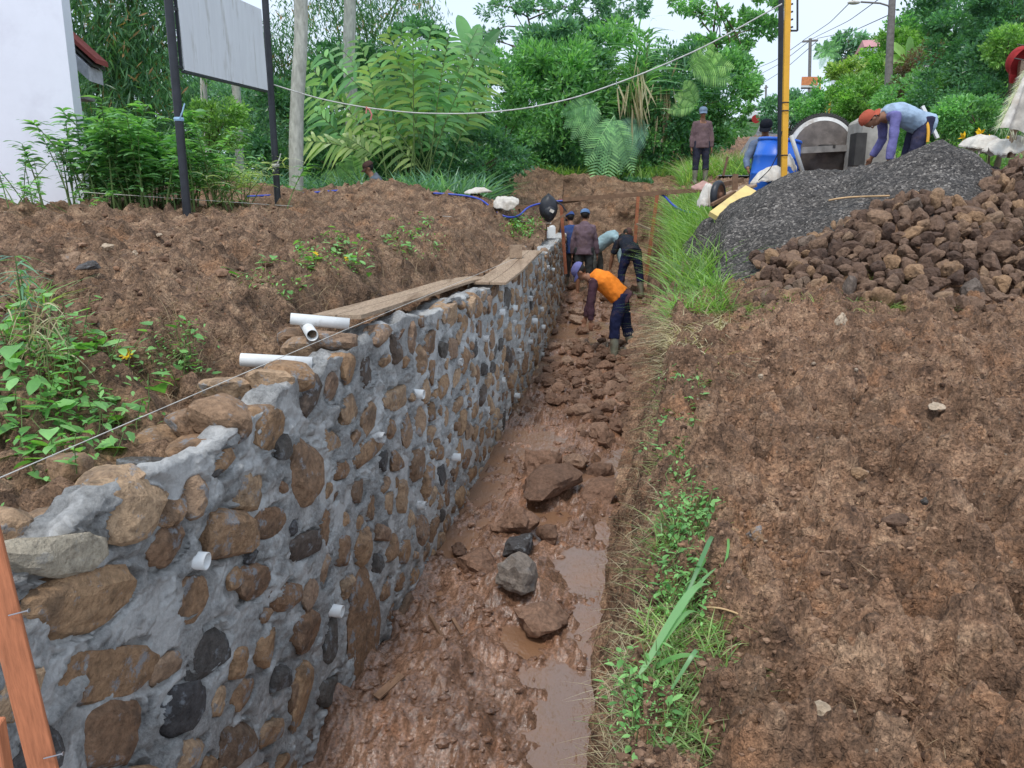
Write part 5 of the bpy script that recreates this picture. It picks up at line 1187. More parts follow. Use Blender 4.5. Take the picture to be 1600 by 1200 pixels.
bpart('brace', PY(905, 318, 13.1), PY(824, 378, 12.9), .05, .03, M_WOODD); bpart('brace', PY(995, 350, 14.3), PY(1020, 360, 13.4), .03, .03, M_PLANK)
def cloth(name, p, sx, sy, h, mat, label, seed, cat='sack', group=None, rz=0, hang=False, parent=None, rag=.12):
    q = np.random.default_rng(seed); u = np.linspace(-1, 1, 34); UU, VV = np.meshgrid(u, u, indexing='ij')
    edge = 1+rag*vn2(np.arctan2(UU, VV)*2.5+seed, UU*0, seed); Rr = np.maximum(abs(UU), abs(VV))
    X = UU*sx*edge*(1-.15*VV*VV); Y = VV*sy*edge*(1-.12*UU*UU)
    Z = h*(1-Rr**2)*.9+h*.32*fb(X/max(sx, .01), Y/max(sx, .01), 1.1, 4, seed)+h*.15*np.abs(vn2(UU*3+seed, VV*2, seed+2))
    a = Acc(); V = np.stack([X, Y, np.maximum(Z, -.04)], -1).reshape(-1, 3); a.add(V, grid_faces(34, 34)); a.add(V-np.array([0, 0, .012]), grid_faces(34, 34)[:, ::-1])
    o = a.obj(name, mat, parent, smooth=True, label=label, cat=cat, group=group, loc=p); o.rotation_euler = (0, 0, rz); return o
cloth('sack', PY(791, 318, 12.6), .20, .16, .12, M_SACK, 'empty white sack lying on the rim beside the hose loop', 3).rotation_euler = (R(35), 0, -.3)
cloth('sack', PY(748, 302, 13.1), .22, .12, .07, M_SACK, 'flat white sack on the rim to the left of the other one', 4)
# backpack on the beam
bp = thing('backpack', PY(857, 322, 13.05), 'black backpack hanging on the wooden beam, small white mark on it', 'backpack')
a = Acc(); ell(a, (0, 0, -.04), (.15, .10, .21), None, 3, .12); a.obj('bag', M_BLACK, bp, smooth=True)
a = Acc(); ell(a, (.02, -.07, -.10), (.10, .06, .10), None, 3, .1); a.obj('front_pocket', M_BLACK, bp, smooth=True)
a = Acc(); tube(a, [Vector((-.1, .02, .1)), Vector((0, .03, .2)), Vector((.1, .02, .1))], .015, 6); a.obj('strap', M_BLACK, bp, smooth=True)
a = Acc(); tube(a, [Vector((.12, .02, .08)), Vector((.22, .0, .02)), Vector((.30, 0, -.09))], .014, 6); a.obj('strap', M_BLACK, bp, smooth=True)
a = Acc(); box(a, (.05, -.135, -.08), (.07, .008, .05), Euler((0, .5, 0)).to_matrix()); a.obj('patch', M_SACK, bp)
# jerrycan
jc = thing('jerrycan', PY(861, 372, 13.0), 'small white plastic jerrycan standing on the left edge of the trench end', 'jerrycan')
a = Acc(); box(a, (0, 0, .09), (.14, .11, .18), None, .0); ell(a, (0, 0, .18), (.068, .053, .04)); a.obj('body', M_PVC, jc); a = Acc(); lathe(a, [(.02, .2), (.02, .25), (.001, .25)], (0, 0, 0), 12); a.obj('neck', M_PVC, jc)
# -- wooden stakes in the lower left corner
def stake(x, Y, z0, z1, w, d, label, rz=.3, nails=(), tilt=0):
    t = thing('wooden_stake', (x, Y, z0), label, 'wooden stake'); a = Acc(); M = Matrix.Rotation(rz, 3, 'Z'); box(a, (0, 0, (z1-z0)/2), (w, d, z1-z0), M); o = a.obj('timber', M_WOODO, t)
    bv = o.modifiers.new('bevel', 'BEVEL'); bv.width = .002
    t.rotation_euler = (0, tilt, 0); t.location = (x-math.tan(tilt)*(z1-z0-.3), Y, z0)
    for nz_, ang in nails:
        a = Acc(); e = Vector((w*.5+.028, -.01, .006)); tube(a, [Vector((w*.3, -.012, 0)), e], .0014, 6); tube(a, [e, e+Vector((.0015, 0, 0))], .004, 8); o = a.obj('nail', M_METAL, t); o.location = (0, 0, nz_)
    return t
def zat(px, py, Y): return PY(px, py, Y).z
q0 = PY(-28, 780, 1.30); stake(PY(20, 1000, 1.30).x, 1.30, -2.7, q0.z+.0, .047, .030, 'orange-brown sawn stake standing in the bottom left corner, two nails in it', .55, [(zat(75, 952, 1.3)+2.7, 0), (zat(150, 1175, 1.3)+2.7, 0)], -.085)
q0 = PY(5, 1130, 1.05); stake(PY(-8, 1200, 1.05).x, 1.05, -2.7, q0.z, .04, .03, 'short stake tip at the very bottom left corner, in front of the orange one', .2)
# -- barrel, poles and mixer group
def lean(o, rx, ry): o.rotation_euler = (rx, ry, o.rotation_euler.z); return o
b_ = at(1203, 11.2); bz = PY(1203, 290, 11.2).z
ba = thing('barrel', (b_.x, 11.2, min(b_.z+.0, bz)-.05), 'bright blue plastic barrel leaning beside the yellow pole', 'barrel'); hB = PY(1203, 219, 11.2).z-ba.location.z
a = Acc(); lathe(a, [(.0, 0), (.30, 0), (.315, .03), (.315, hB*.33), (.325, hB*.35), (.315, hB*.37), (.312, hB*.66), (.322, hB*.68), (.312, hB*.70), (.285, hB-.02), (.27, hB-.02), (.27, .05), (0, .05)], (0, 0, 0), 40); a.obj('drum_body', M_BLUEP, ba, smooth=True)
a = Acc(); lathe(a, [(.27, hB-.03), (.295, hB-.03), (.30, hB-.01), (.295, hB+.01), (.27, hB+.01), (.27, hB-.03)], (0, 0, 0), 40); a.obj('rim', M_BLUEP, ba, smooth=True); ba.rotation_euler = (0, R(7), 0)
cloth('sack', PY(1205, 282, 10.75)+Vector((0, 0, -.02)), .26, .16, .16, M_SACK, 'crumpled white sack at the foot of the blue barrel', 6, rz=.3)
cloth('sack', PY(1232, 262, 10.75)+Vector((0, 0, -.02)), .10, .10, .2, M_SACK, 'folded end of white sack against the yellow pole', 7)
t_ = at(1222, 10.4); t_.z = PY(1222, 274, 10.4).z-.1
yp = thing('yellow_pole', t_, 'yellow painted wooden pole standing at the edge of the gravel heap', 'pole')
a = Acc(); tp = PY(1231, 0, 10.4); dv = (tp-t_); e = dv*(3.6/dv.z); bar(a, (0, 0, 0), e, .07, .05, (0, 1, 0)); a.obj('post', M_YEL, yp)
a = Acc(); 
for zz in (.35, .9, 1.0): lathe(a, [(.044, -.008), (.047, 0), (.044, .008)], Vector(e*(zz/3.6)), 12)
a.obj('wire_wrap', M_WIRE, yp, kind='stuff')
t_ = PY(1221, 250, 10.75); t_.z -= .3; kp = thing('black_pole', t_, 'black steel pole right behind the yellow pole, carrying a small frame near the top', 'pole')
a = Acc(); tp = PY(1220.5, 0, 10.75); dv = tp-t_; e = dv*(3.9/dv.z); tube(a, [(0, 0, 0), e], .035, 10); a.obj('post', M_BLACK, kp, smooth=True)
a = Acc(); P4 = [PY(1234, -60, 10.75), PY(1246, -60, 10.75), PY(1246, 48, 10.75), PY(1234, 48, 10.75)]
for i in range(4): bar(a, P4[i]-t_, P4[(i+1) % 4]-t_, .02, .02, (0, 1, 0))
for k in range(7): bar(a, PY(1231, 44-k*12, 10.74)-t_, PY(1239, 42-k*12, 10.74)-t_, .02, .02, (0, 1, 0))
a.obj('frame', M_BLACK, kp, kind='stuff')
a = Acc(); bar(a, PY(1222, 48, 10.75)-t_, PY(1236, 48, 10.75)-t_, .02, .03); a.obj('bracket', M_BLACK, kp)
p0, p1 = PY(1236, 212, 10.6), PY(1254, 268, 10.5); a = pipe_acc(Vector((0, 0, 0)), p1-p0, .028, .004, 14); a.obj('white_pipe', M_PVC, None, smooth=True, label='white plastic pipe leaning between the blue barrel and the mixer', cat='pipe', loc=p0)
line_thing('cord', [PY(1222, 205, 10.35), PY(1216, 240, 10.4), PY(1203, 265, 10.5), PY(1185, 282, 10.6)], .006, M_WIRE, 'thin black cord hanging in front of the blue barrel', 'cord')
cm = thing('cement_mixer', PY(1282, 236, 11.4), 'old cement mixer with toothed drum ring, crusted with cement', 'cement mixer')
Mm = Matrix.Rotation(R(90), 3, 'X')       # lathe axis towards the camera
Mm = Matrix.Rotation(R(-8), 3, 'Z') @ Mm
rr = .50
a = Acc(); lathe(a, [(0, .20), (.08, .20), (.10, .165), (.27, .14), (.40, .09), (.445, .03), (.46, -.05)], (0, 0, 0), 48, Mm); a.obj('drum_front', M_RUST, cm, smooth=True)
a = Acc(); lathe(a, [(.405, .088), (.45, .05), (.485, -.01), (.485, -.09), (.45, -.10)], (0, 0, 0), 48, Mm); a.obj('drum_band', M_STEELW, cm, smooth=True)
a = Acc(); lathe(a, [(.46, -.05), (.46, -.35), (.30, -.62), (.22, -.64)], (0, 0, 0), 40, Mm); a.obj('drum_back', M_RUST, cm, smooth=True)
a = Acc(); nt_ = 90; an = np.arange(nt_*4)/(nt_*4)*2*np.pi; rad = np.where((np.arange(nt_*4) % 4) < 2, rr+.02, rr-.004)
Vg = np.concatenate([np.stack([r_*np.cos(an), r_*np.sin(an), np.full_like(an, z_)], 1) for r_, z_ in ((rad, .035), (rad, -.03), (rad*0+.47, -.03), (rad*0+.47, .035))]) @ np.array(Mm).T
m4 = nt_*4; i = np.arange(4)[:, None]*m4; j = np.arange(m4)[None, :]; i2 = ((np.arange(4)+1) % 4)[:, None]*m4; a.add(Vg, np.stack([i+j, i+(j+1) % m4, i2+(j+1) % m4, i2+j], -1).reshape(-1, 4)); a.obj('ring_gear', M_IRON, cm)
a = Acc(); bar(a, (-.50, -.27, -.02), (.62, -.20, .04), .07, .085); a.obj('cross_beam', simple('mixer_beam', (.26, .24, .22), .7, .3, .3, 8, .4), cm)
a = Acc(); box(a, (0, -.22, .04), (.2, .1, .05)); a.obj('bearing', M_IRON, cm)
a = Acc(); box(a, (.58, -.1, .06), (.2, .35, .18)); a.obj('gear_box', M_IRON, cm)
for x_ in (-.46, .56):
    a = Acc(); bar(a, (x_, -.2, -.04), (x_*1.1, -.25, -1.0), .06, .06, (0, 1, 0)); a.obj('leg', M_IRON, cm)
cb = thing('concrete_block', PY(1360, 250, 10.9), 'upright grey concrete block behind the bending man', 'concrete block')
a = Acc(); fr = [(-.24, -.15), (.27, -.15), (.20, .60), (.04, .66), (-.22, .50)]; V = [(x, -.2, z) for x, z in fr]+[(x*1.02, .3, z) for x, z in fr]; a.add(V, [tuple(range(5)), tuple(range(5, 10))[::-1]]+[(i, i+5, (i+1) % 5+5, (i+1) % 5) for i in range(5)]); o = a.obj('block', M_CONC, cb); o.modifiers.new('b', 'BEVEL').width = .02
a = Acc(); box(a, (-.26, -.16, .12), (.14, .2, .42)); a.obj('dark_housing', M_IRON, cb)
# things at the rim left of the gravel: rusty wheel, boards
wh = thing('barrow_wheel', PY(1122, 306, 9.9), 'black wheel with rusty hub lying on the rim beside the yellow foam board', 'wheel')
Mw = Matrix.Rotation(R(55), 3, 'Z') @ Matrix.Rotation(R(90), 3, 'X')
a = Acc(); an = np.linspace(0, 2*np.pi, 14, endpoint=False); lathe(a, [(.155+.035*math.cos(x), .045*math.sin(x)) for x in list(an)+[0]], (0, 0, 0), 28, Mw); a.obj('tyre', M_BLACK, wh, smooth=True)
a = Acc(); lathe(a, [(.0, .05), (.04, .05), (.05, .02), (.10, .0), (.13, .035), (.135, -.035), (0, -.04)], (0, 0, 0), 20, Mw); a.obj('hub', simple('rusty_hub', (.16, .08, .05), .8, .2, .4, 12, .5), wh, smooth=True)
def board(p0, p1, w, th, mat, label, name='board', cat='board', up=(0, 0, 1)):
    a = Acc(); p0, p1 = Vector(p0), Vector(p1); bar(a, (0, 0, 0), p1-p0, w, th, up); return a.obj(name, mat, None, label=label, cat=cat, loc=p0)
board(PY(1122, 342, 9.3), PY(1178, 300, 9.9), .26, .06, M_YPANEL, 'thick pale yellow foam board lying against the gravel heap', 'foam_board', up=(.3, -.5, 1))
board(PY(1140, 305, 10.1), PY(1172, 290, 10.5), .20, .03, M_PLANK, 'grey plank on the yellow foam board')
board(PY(1112, 320, 9.6), PY(1148, 300, 9.9), .04, .035, M_WOODD, 'dark stick of wood leaning over the black wheel', 'stick', 'stick')
board(PY(1120, 290, 10.4), PY(1160, 281, 10.7), .06, .06, M_WOODD, 'short dark timber behind the black wheel', 'timber', 'timber')
board(PY(1148, 298, 10.3), PY(1149, 272, 10.3), .07, .03, M_WOODD, 'upright dark timber end beside the plank pile', 'timber', 'timber', up=(0, 1, 0))
board(PY(1130, 275, 12), PY(1137, 245, 12), .03, .03, M_WOODD, 'thin stick standing in the grass behind the black wheel', 'stick', 'stick', up=(0, 1, 0))
cloth('sack', PY(1103, 318, 10.0), .10, .12, .22, M_SACK, 'dirty white sack squeezed beside the black wheel', 8)
cloth('sack', PY(1098, 294, 11.2), .16, .1, .08, simple('sack_red_white', (.5, .3, .26), .8), 'reddish white rag on the rim at the feet of the standing worker', 9, 'rag')
line_thing('stick', [PY(1295, 313, 8.05)+Vector((0, 0, .0)), PY(1318, 308, 8.1), PY(1390, 306, 8.0)], .010, M_STICK, 'thin pale stick lying on the black gravel', 'stick', n=12)
# -- post with hanging sack and red cap at the right edge
sp = thing('sack_post', PY(1581, 232, 8.9), 'leaning wooden post with a frayed white sack hanging on it at the right edge', 'post'); s0 = Vector(sp.location)
a = Acc(); bar(a, (0, 0, -.1), PY(1597, 95, 8.9)-s0, .05, .05, (0, 1, 0)); a.obj('post', M_PLANK, sp)
u = np.linspace(0, 1, 30); v = np.linspace(0, 1, 24); UU, VV = np.meshgrid(u, v, indexing='ij')
top = np.array(PY(1594, 112, 8.85)-s0); bl = np.array(PY(1553, 200, 8.8)-s0); br = np.array(PY(1640, 222, 8.8)-s0); tr_ = np.array(PY(1606, 112, 8.85)-s0)
C = (top[None, None]*(1-UU[..., None])+tr_*UU[..., None])*(1-VV[..., None])+(bl*(1-UU[..., None])+br*UU[..., None])*VV[..., None]
C[..., 1] -= .08+.06*np.sin(UU*17)*VV+.04*fb(UU, VV, .3, 3, 7); C[..., 2] += .04*vn2(UU*6, VV*0, 3)*VV
a = Acc(); a.add(C.reshape(-1, 3), grid_faces(30, 24)); 
n = 240; tt = RNG.random(n); e_ = top+(bl-top)*tt[:, None]; e2 = bl+(br-bl)*RNG.random((60, 1)); o_sack = a.obj('hanging_sack', M_SACK, sp, smooth=True)
a = Acc(); Pn = np.concatenate([e_, e2])+np.array([0, -.1, 0]); Dn = unitv(np.concatenate([np.stack([-np.ones(n)*.8, RNG.normal(size=n)*.2, -RNG.random(n)*.9], 1), np.stack([RNG.normal(size=60)*.3, np.zeros(60), -np.ones(60)], 1)]))
strips(a, Pn, Dn, np.array([0, 0, -.3]), RNG.uniform(.03, .13, len(Pn)), .004, 3); a.obj('frayed_threads', leaf_mat('sack_thread', G((.6, .57, .5), (.66, .63, .57), (.7, .68, .62))), sp, kind='stuff')
def capmesh(acc_dome, acc_brim, M, c, r=.1, brim=.075, flat=.62):
    V = []
    prof = [(r*1.02, 0), (r*1.04, r*.25), (r*.98, r*.55), (r*.80, r*.85), (r*.5, r*1.03), (r*.2, r*1.09), (0.001, r*1.1)]
    lathe(acc_dome, prof, c, 24, np.array(M) @ np.diag([1, 1.14, 1])); 
    n_ = 12; an = np.linspace(-1.15, 1.15, n_); inn = np.stack([np.sin(an)*r, np.cos(an)*r*1.14, np.zeros(n_)+.004], 1); outr = np.stack([np.sin(an)*r*.98, np.cos(an)*r*1.14+brim*np.cos(an*1.0)**.6*1.0, -.018-.02*np.abs(np.sin(an))], 1)
    V = np.concatenate([inn, (inn+outr)/2+np.array([0, 0, .006]), outr]); V2 = V-np.array([0, 0, .005]); Vt = np.concatenate([V, V2]) @ np.array(M).T+np.array(c)
    acc_brim.add(Vt, np.concatenate([grid_faces(3, n_), grid_faces(3, n_)[:, ::-1]+3*n_]))
cp = thing('red_cap', PY(1597, 108, 8.82), 'faded red cap hung on top of the leaning post at the right edge', 'cap'); a, b2 = Acc(), Acc(); capmesh(a, b2, Euler((R(-60), 0, R(20))).to_matrix(), (0, .02, .08), .13, .08)
a.obj('crown', M_RED, cp, smooth=True); b2.obj('brim', M_RED, cp, smooth=True)
a = Acc(); tube(a, [Vector((-.13, -.05, .1)), Vector((-.05, -.14, .06)), Vector((.05, -.14, .06))], .006, 5); tube(a, [Vector((-.12, -.05, .24)), Vector((-.02, -.1, .21)), Vector((.06, -.12, .22))], .006, 5); a.obj('stitching', M_IRON, cp, kind='stuff')
cloth('sack', PY(1535, 232, 9.3), .26, .2, .16, M_SACK, 'heap of empty white sacks on the ground below the hanging sack, left one', 11)
cloth('sack', PY(1570, 238, 9.0), .22, .2, .2, M_SACK, 'pale sack crumpled just left of the leaning post foot', 12)
for i, (px, py) in enumerate([(1497, 215), (1519, 212), (1522, 206), (1537, 214), (1571, 212)]):
    p = at(px, 12.5+i*.1); t = thing('flowering_plant', p, 'yellow flowering stalk in the bed behind the gravel heap', 'flower', 'yellow flowers in the bed behind the gravel heap'); a = Acc(); h = PY(px, py, 12.5).z-p.z; tube(a, [(0, 0, 0), (0, 0, h)], .008, 5); a.obj('stem', M_STEM, t); a = Acc()
    P = np.zeros((8, 3))+np.array([0, 0, h]); D = unitv(RNG.normal(size=(8, 3))+np.array([0, 0, .6])); strips(a, P, D, np.zeros(3), .1, .045, 2); a.obj('blossom', M_YFLOW, t)
# white prop and yellow strap at the bending man's back
board(PY(1441, 166, 9.5), PY(1465, 216, 9.4), .035, .035, M_PVC, 'white prop standing behind the bending man', 'prop', 'prop', up=(0, 1, 0))
line_thing('yellow_strap', [PY(1448, 188, 9.0), PY(1452, 205, 8.95), PY(1449, 222, 8.95)], .018, M_YEL, 'yellow strap hanging beside the hip of the bending man', 'strap', n=8)
# -- street lamp, utility poles and wires
lb = PY(1389, 152, 26); sl_t = thing('street_lamp', lb, 'tall grey utility pole with a curved street lamp arm', 'street lamp'); a = Acc(); tp = PY(1396, -40, 26)-lb; tube(a, [Vector((0, 0, -.8)), tp], [.125, .10], 12); a.obj('pole', M_POLEC, sl_t, smooth=True)
a = Acc(); tube(a, [PY(1392, 18, 26)-lb, PY(1388, 9, 26)-lb, PY(1375, 5, 26)-lb, PY(1345, 3, 26)-lb], .028, 8); a.obj('arm', M_POLEC, sl_t, smooth=True)
a = Acc(); ell(a, PY(1334, 4, 26)-lb, (.2, .1, .06), None, 3); a.obj('lamp_head', M_SACK, sl_t, smooth=True)
def upole(px, py0, py1, Y, r, label, arm=None):
    b = PY(px, py1, Y); t = thing('utility_pole', b, label, 'utility pole', 'utility poles along the road'); a = Acc(); tube(a, [Vector((0, 0, -1)), PY(px, py0, Y)-b], r, 8); a.obj('pole', M_POLEC, t, smooth=True)
    if arm: a = Acc(); bar(a, PY(px-arm, py0+5, Y)-b, PY(px+arm, py0+3, Y)-b, .1, .12); a.obj('crossarm', M_POLEC, t)
upole(1266, 60, 135, 55, .11, 'utility pole with crossarm standing against the sky over the small signs', 12)
upole(1197, 133, 165, 85, .10, 'farthest thin utility pole at the end of the road', 3)
upole(1451, -20, 60, 33, .08, 'thin bare pole on the hilltop near the red-roofed houses')
for i, (a_, b_, lab) in enumerate([((1255, 63), (1338, -6), 'left'), ((1268, 61), (1385, -10), 'middle'), ((1277, 60), (1392, 22), 'right')]):
    line_thing('overhead_wire', [PY(*a_, 55), PY((a_[0]+b_[0])/2, (a_[1]+b_[1])/2+7, 40), PY(*b_, 26)], .016, M_WIRE, ['upper left wire rising from the crossarm to the top edge', 'wire rising from the crossarm toward the lamp pole top', 'lowest wire sagging from the crossarm to the lamp pole'][i], 'wire', 'overhead wires along the road')
for i, (a_, b_) in enumerate([((1255, 64), (1170, 112)), ((1266, 63), (1172, 124)), ((1277, 64), (1176, 140))]):
    line_thing('overhead_wire', [PY(*a_, 55), PY((a_[0]+b_[0])/2, (a_[1]+b_[1])/2+6, 70), PY(*b_, 95)], .022, M_WIRE, ['highest wire running left from the crossarm toward the road end', 'middle wire running left from the crossarm', 'lowest wire running left down toward the farthest pole'][i], 'wire', 'overhead wires along the road')
line_thing('overhead_wire', [PY(1392, 40, 26), PY(1420, 30, 30), PY(1452, 6, 33)], .012, M_WIRE, 'wire going right from the lamp pole to the hilltop pole', 'wire', 'overhead wires along the road')
def small_sign(px0, py0, px1, py1, Y, post_px, post_y1, cols, label):
    m_ = PY((px0+px1)/2, (py0+py1)/2, Y); t = thing('roadside_sign', m_, label, 'sign'); k = Y/F; w, h = (px1-px0)*k, (py1-py0)*k
    z = h/2
    for i, (frac, mt) in enumerate(cols):
        a = Acc(); box(a, (0, 0, z-h*frac/2), (w, .05, h*frac-.004)); a.obj('sign_band', mt, t); z -= h*frac
    for pp in post_px:
        a = Acc(); q_ = PY(pp, post_y1, Y)-m_; bar(a, Vector((q_.x, .05, q_.z)), Vector((q_.x, .05, h/2)), .07, .07, (0, 1, 0)); a.obj('sign_post', M_YEL, t)
small_sign(1253, 121, 1277, 138, 34, [1278], 178, [(.7, simple('sign_orange', (.72, .27, .12))), (.18, M_SIGN), (.12, M_IRON)], 'small orange and white sign on a yellow post by the road')
small_sign(1274, 143, 1301, 157, 33, [1289, 1296], 178, [(1, simple('sign_teal', (.25, .48, .52)))], 'small teal blue sign on yellow posts below the orange sign')
board(PY(1256, 172, 36), PY(1272, 155, 36), .3, .1, M_CONC, 'grey stair rail slanting up beside the small orange sign', 'stair_rail', 'rail')
# -- houses on the hilltop
def hut(px, py, Y, w, d, h, rh, mat, label, rz=.2):
    p = PY(px, py, Y); t = thing('hill_house', p, label, 'house', 'houses on the hilltop', rz); a = Acc(); box(a, (0, 0, -h/2-.05), (w*.9, d*.9, h)); a.obj('wall', M_WHITEW, t)
    a = Acc(); V = [(-w/2, -d/2, 0), (w/2, -d/2, 0), (w/2, d/2, 0), (-w/2, d/2, 0), (-w/2*.85, 0, rh), (w/2*.85, 0, rh)]; a.add(V, [(0, 1, 5, 4), (2, 3, 4, 5), (1, 2, 5), (3, 0, 4), (0, 3, 2, 1)]); a.obj('roof', mat, t)
    a = Acc(); box(a, (0, -d*.45-.02, -h*.45), (w*.2, .06, h*.5)); a.obj('window', M_IRON, t)
hut(1368, 80, 42, 1.6, 2.4, 1.6, .55, M_PINKROOF, 'pink-roofed house just left of the lamp pole', -.2)
hut(1432, 66, 40, .95, 1.6, 1.6, .35, M_PINKROOF, 'small pink roof farther right on the hilltop', .1)
hut(1328, 106, 40, .9, 1.6, 1.2, .5, M_IRON, 'dark-roofed hut under the flat-topped tree', .5)
# tiny white car at the road end
p = PY(1176, 196, 62); t = thing('white_car', p, 'tiny white car far away where the road disappears', 'car'); a = Acc(); box(a, (0, 0, .55), (1.7, 3.8, .6)); box(a, (0, .2, 1.05), (1.5, 2.0, .5), None, .2); o = a.obj('body', simple('car_white', (.7, .7, .72), .3, .5), t); o.modifiers.new('b', 'BEVEL').width = .08
a = Acc(); box(a, (0, -.85, 1.05), (1.25, .06, .36)); a.obj('windscreen', M_WIRE, t)
for x_ in (-.7, .7):
    for y_ in (-1.2, 1.2): a = Acc(); lathe(a, [(0, -.1), (.3, -.1), (.3, .1), (0, .1)], (x_, y_, .3), 14, Matrix.Rotation(R(90), 3, 'Y')); a.obj('wheel', M_BLACK, t)
p = PY(1181, 186, 58); t = thing('round_sign', p, 'tiny red round road sign beside the distant white car', 'sign'); a = Acc(); lathe(a, [(0, 0), (.3, 0), (.3, .04), (0, .04)], (0, 0, 0), 18, Matrix.Rotation(R(90), 3, 'X')); a.obj('disc', M_RED, t); a = Acc(); tube(a, [(0, .03, 0), (0, .03, -1.6)], .03, 6); a.obj('post', M_POLEC, t)
# litter on the right bank: blue scrap, twig
p = at(1357, Yat(1357, 985)); a = Acc(); a.add([(0, 0, .02), (.012, .004, .03), (.016, .0, .055), (.003, .008, .06), (-.004, .003, .04)], [(0, 1, 2, 3, 4)]); a.obj('plastic_scrap', simple('blue_scrap', (.02, .25, .65), .4), None, label='tiny bright blue plastic scrap on the brown soil', cat='litter', loc=p+Vector((0, 0, .02)))
p = at(1240, Yat(1240, 992))+Vector((0, 0, .03)); line_thing('green_twig', [p, p+Vector((.03, 0, .01)), p+Vector((.085, -.01, .01))], .004, M_STEM, 'broken green twig on the soil beside the pale pebbles', 'twig', n=8)
p = at(1100, Yat(1100, 965))+Vector((0, 0, .03)); line_thing('dry_twig', [p, p+Vector((.05, -.03, .02)), p+Vector((.12, -.06, .0))], .004, M_STICK, 'yellowish twig sticking out from the fallen long leaves', 'twig', n=8)
for i, (x0, y0, x1, y1, lab) in enumerate([(590, 1140, 630, 1112, 'flat piece of bark lying in the mud at bottom left of the trench'), (708, 985, 722, 1010, 'short brown wood chip lying in the mud'), (672, 990, 690, 998, 'tiny wood splinter in the mud left of the longer chip')]):
    A_ = Vector(flo(x0, y0)); B_ = Vector(flo(x1, y1)); board(A_+Vector((0, 0, .02)), B_+Vector((0, 0, .02)), .05 if i == 0 else .02, .012, M_WOODD, lab, 'wood_chip', 'wood chip')

# ================================================================== PEOPLE
SKIN = simple('skin', (.27, .13, .075), .55, .35, .12, 20, .15)
HAIR = simple('hair_black', (.015, .012, .01), .6, .3); EYE = simple('eye_dark', (.02, .015, .012), .2, .5); EYEW = simple('eye_white', (.6, .56, .52), .3, .4)
BOOT = simple('rubber_boot', (.19, .19, .14), .5, .4, .3, 10, .3, dirt=(.16, .10, .07), dsc=6, dthr=.45)
def cloth_mat(n, c, dirt=(.16, .10, .07), am=.45): return simple(n, c, .9, .1, .2, 9, .9, .02, dirt=dirt, dsc=5, dthr=.55, damt=am)
def remesh(o, vox, disp=0):
    m = o.modifiers.new('merge', 'REMESH'); m.mode = 'VOXEL'; m.voxel_size = vox; m.use_smooth_shade = True
    s = o.modifiers.new('relax', 'SMOOTH'); s.factor = .5; s.iterations = 3
    if disp:
        tx = bpy.data.textures.get('folds') or bpy.data.textures.new('folds', 'CLOUDS'); tx.noise_scale = .09; tx.noise_depth = 1
        d = o.modifiers.new('folds', 'DISPLACE'); d.texture = tx; d.strength = disp; d.mid_level = .5; d.texture_coords = 'LOCAL'
def vdir(v): return Vector(v).normalized()
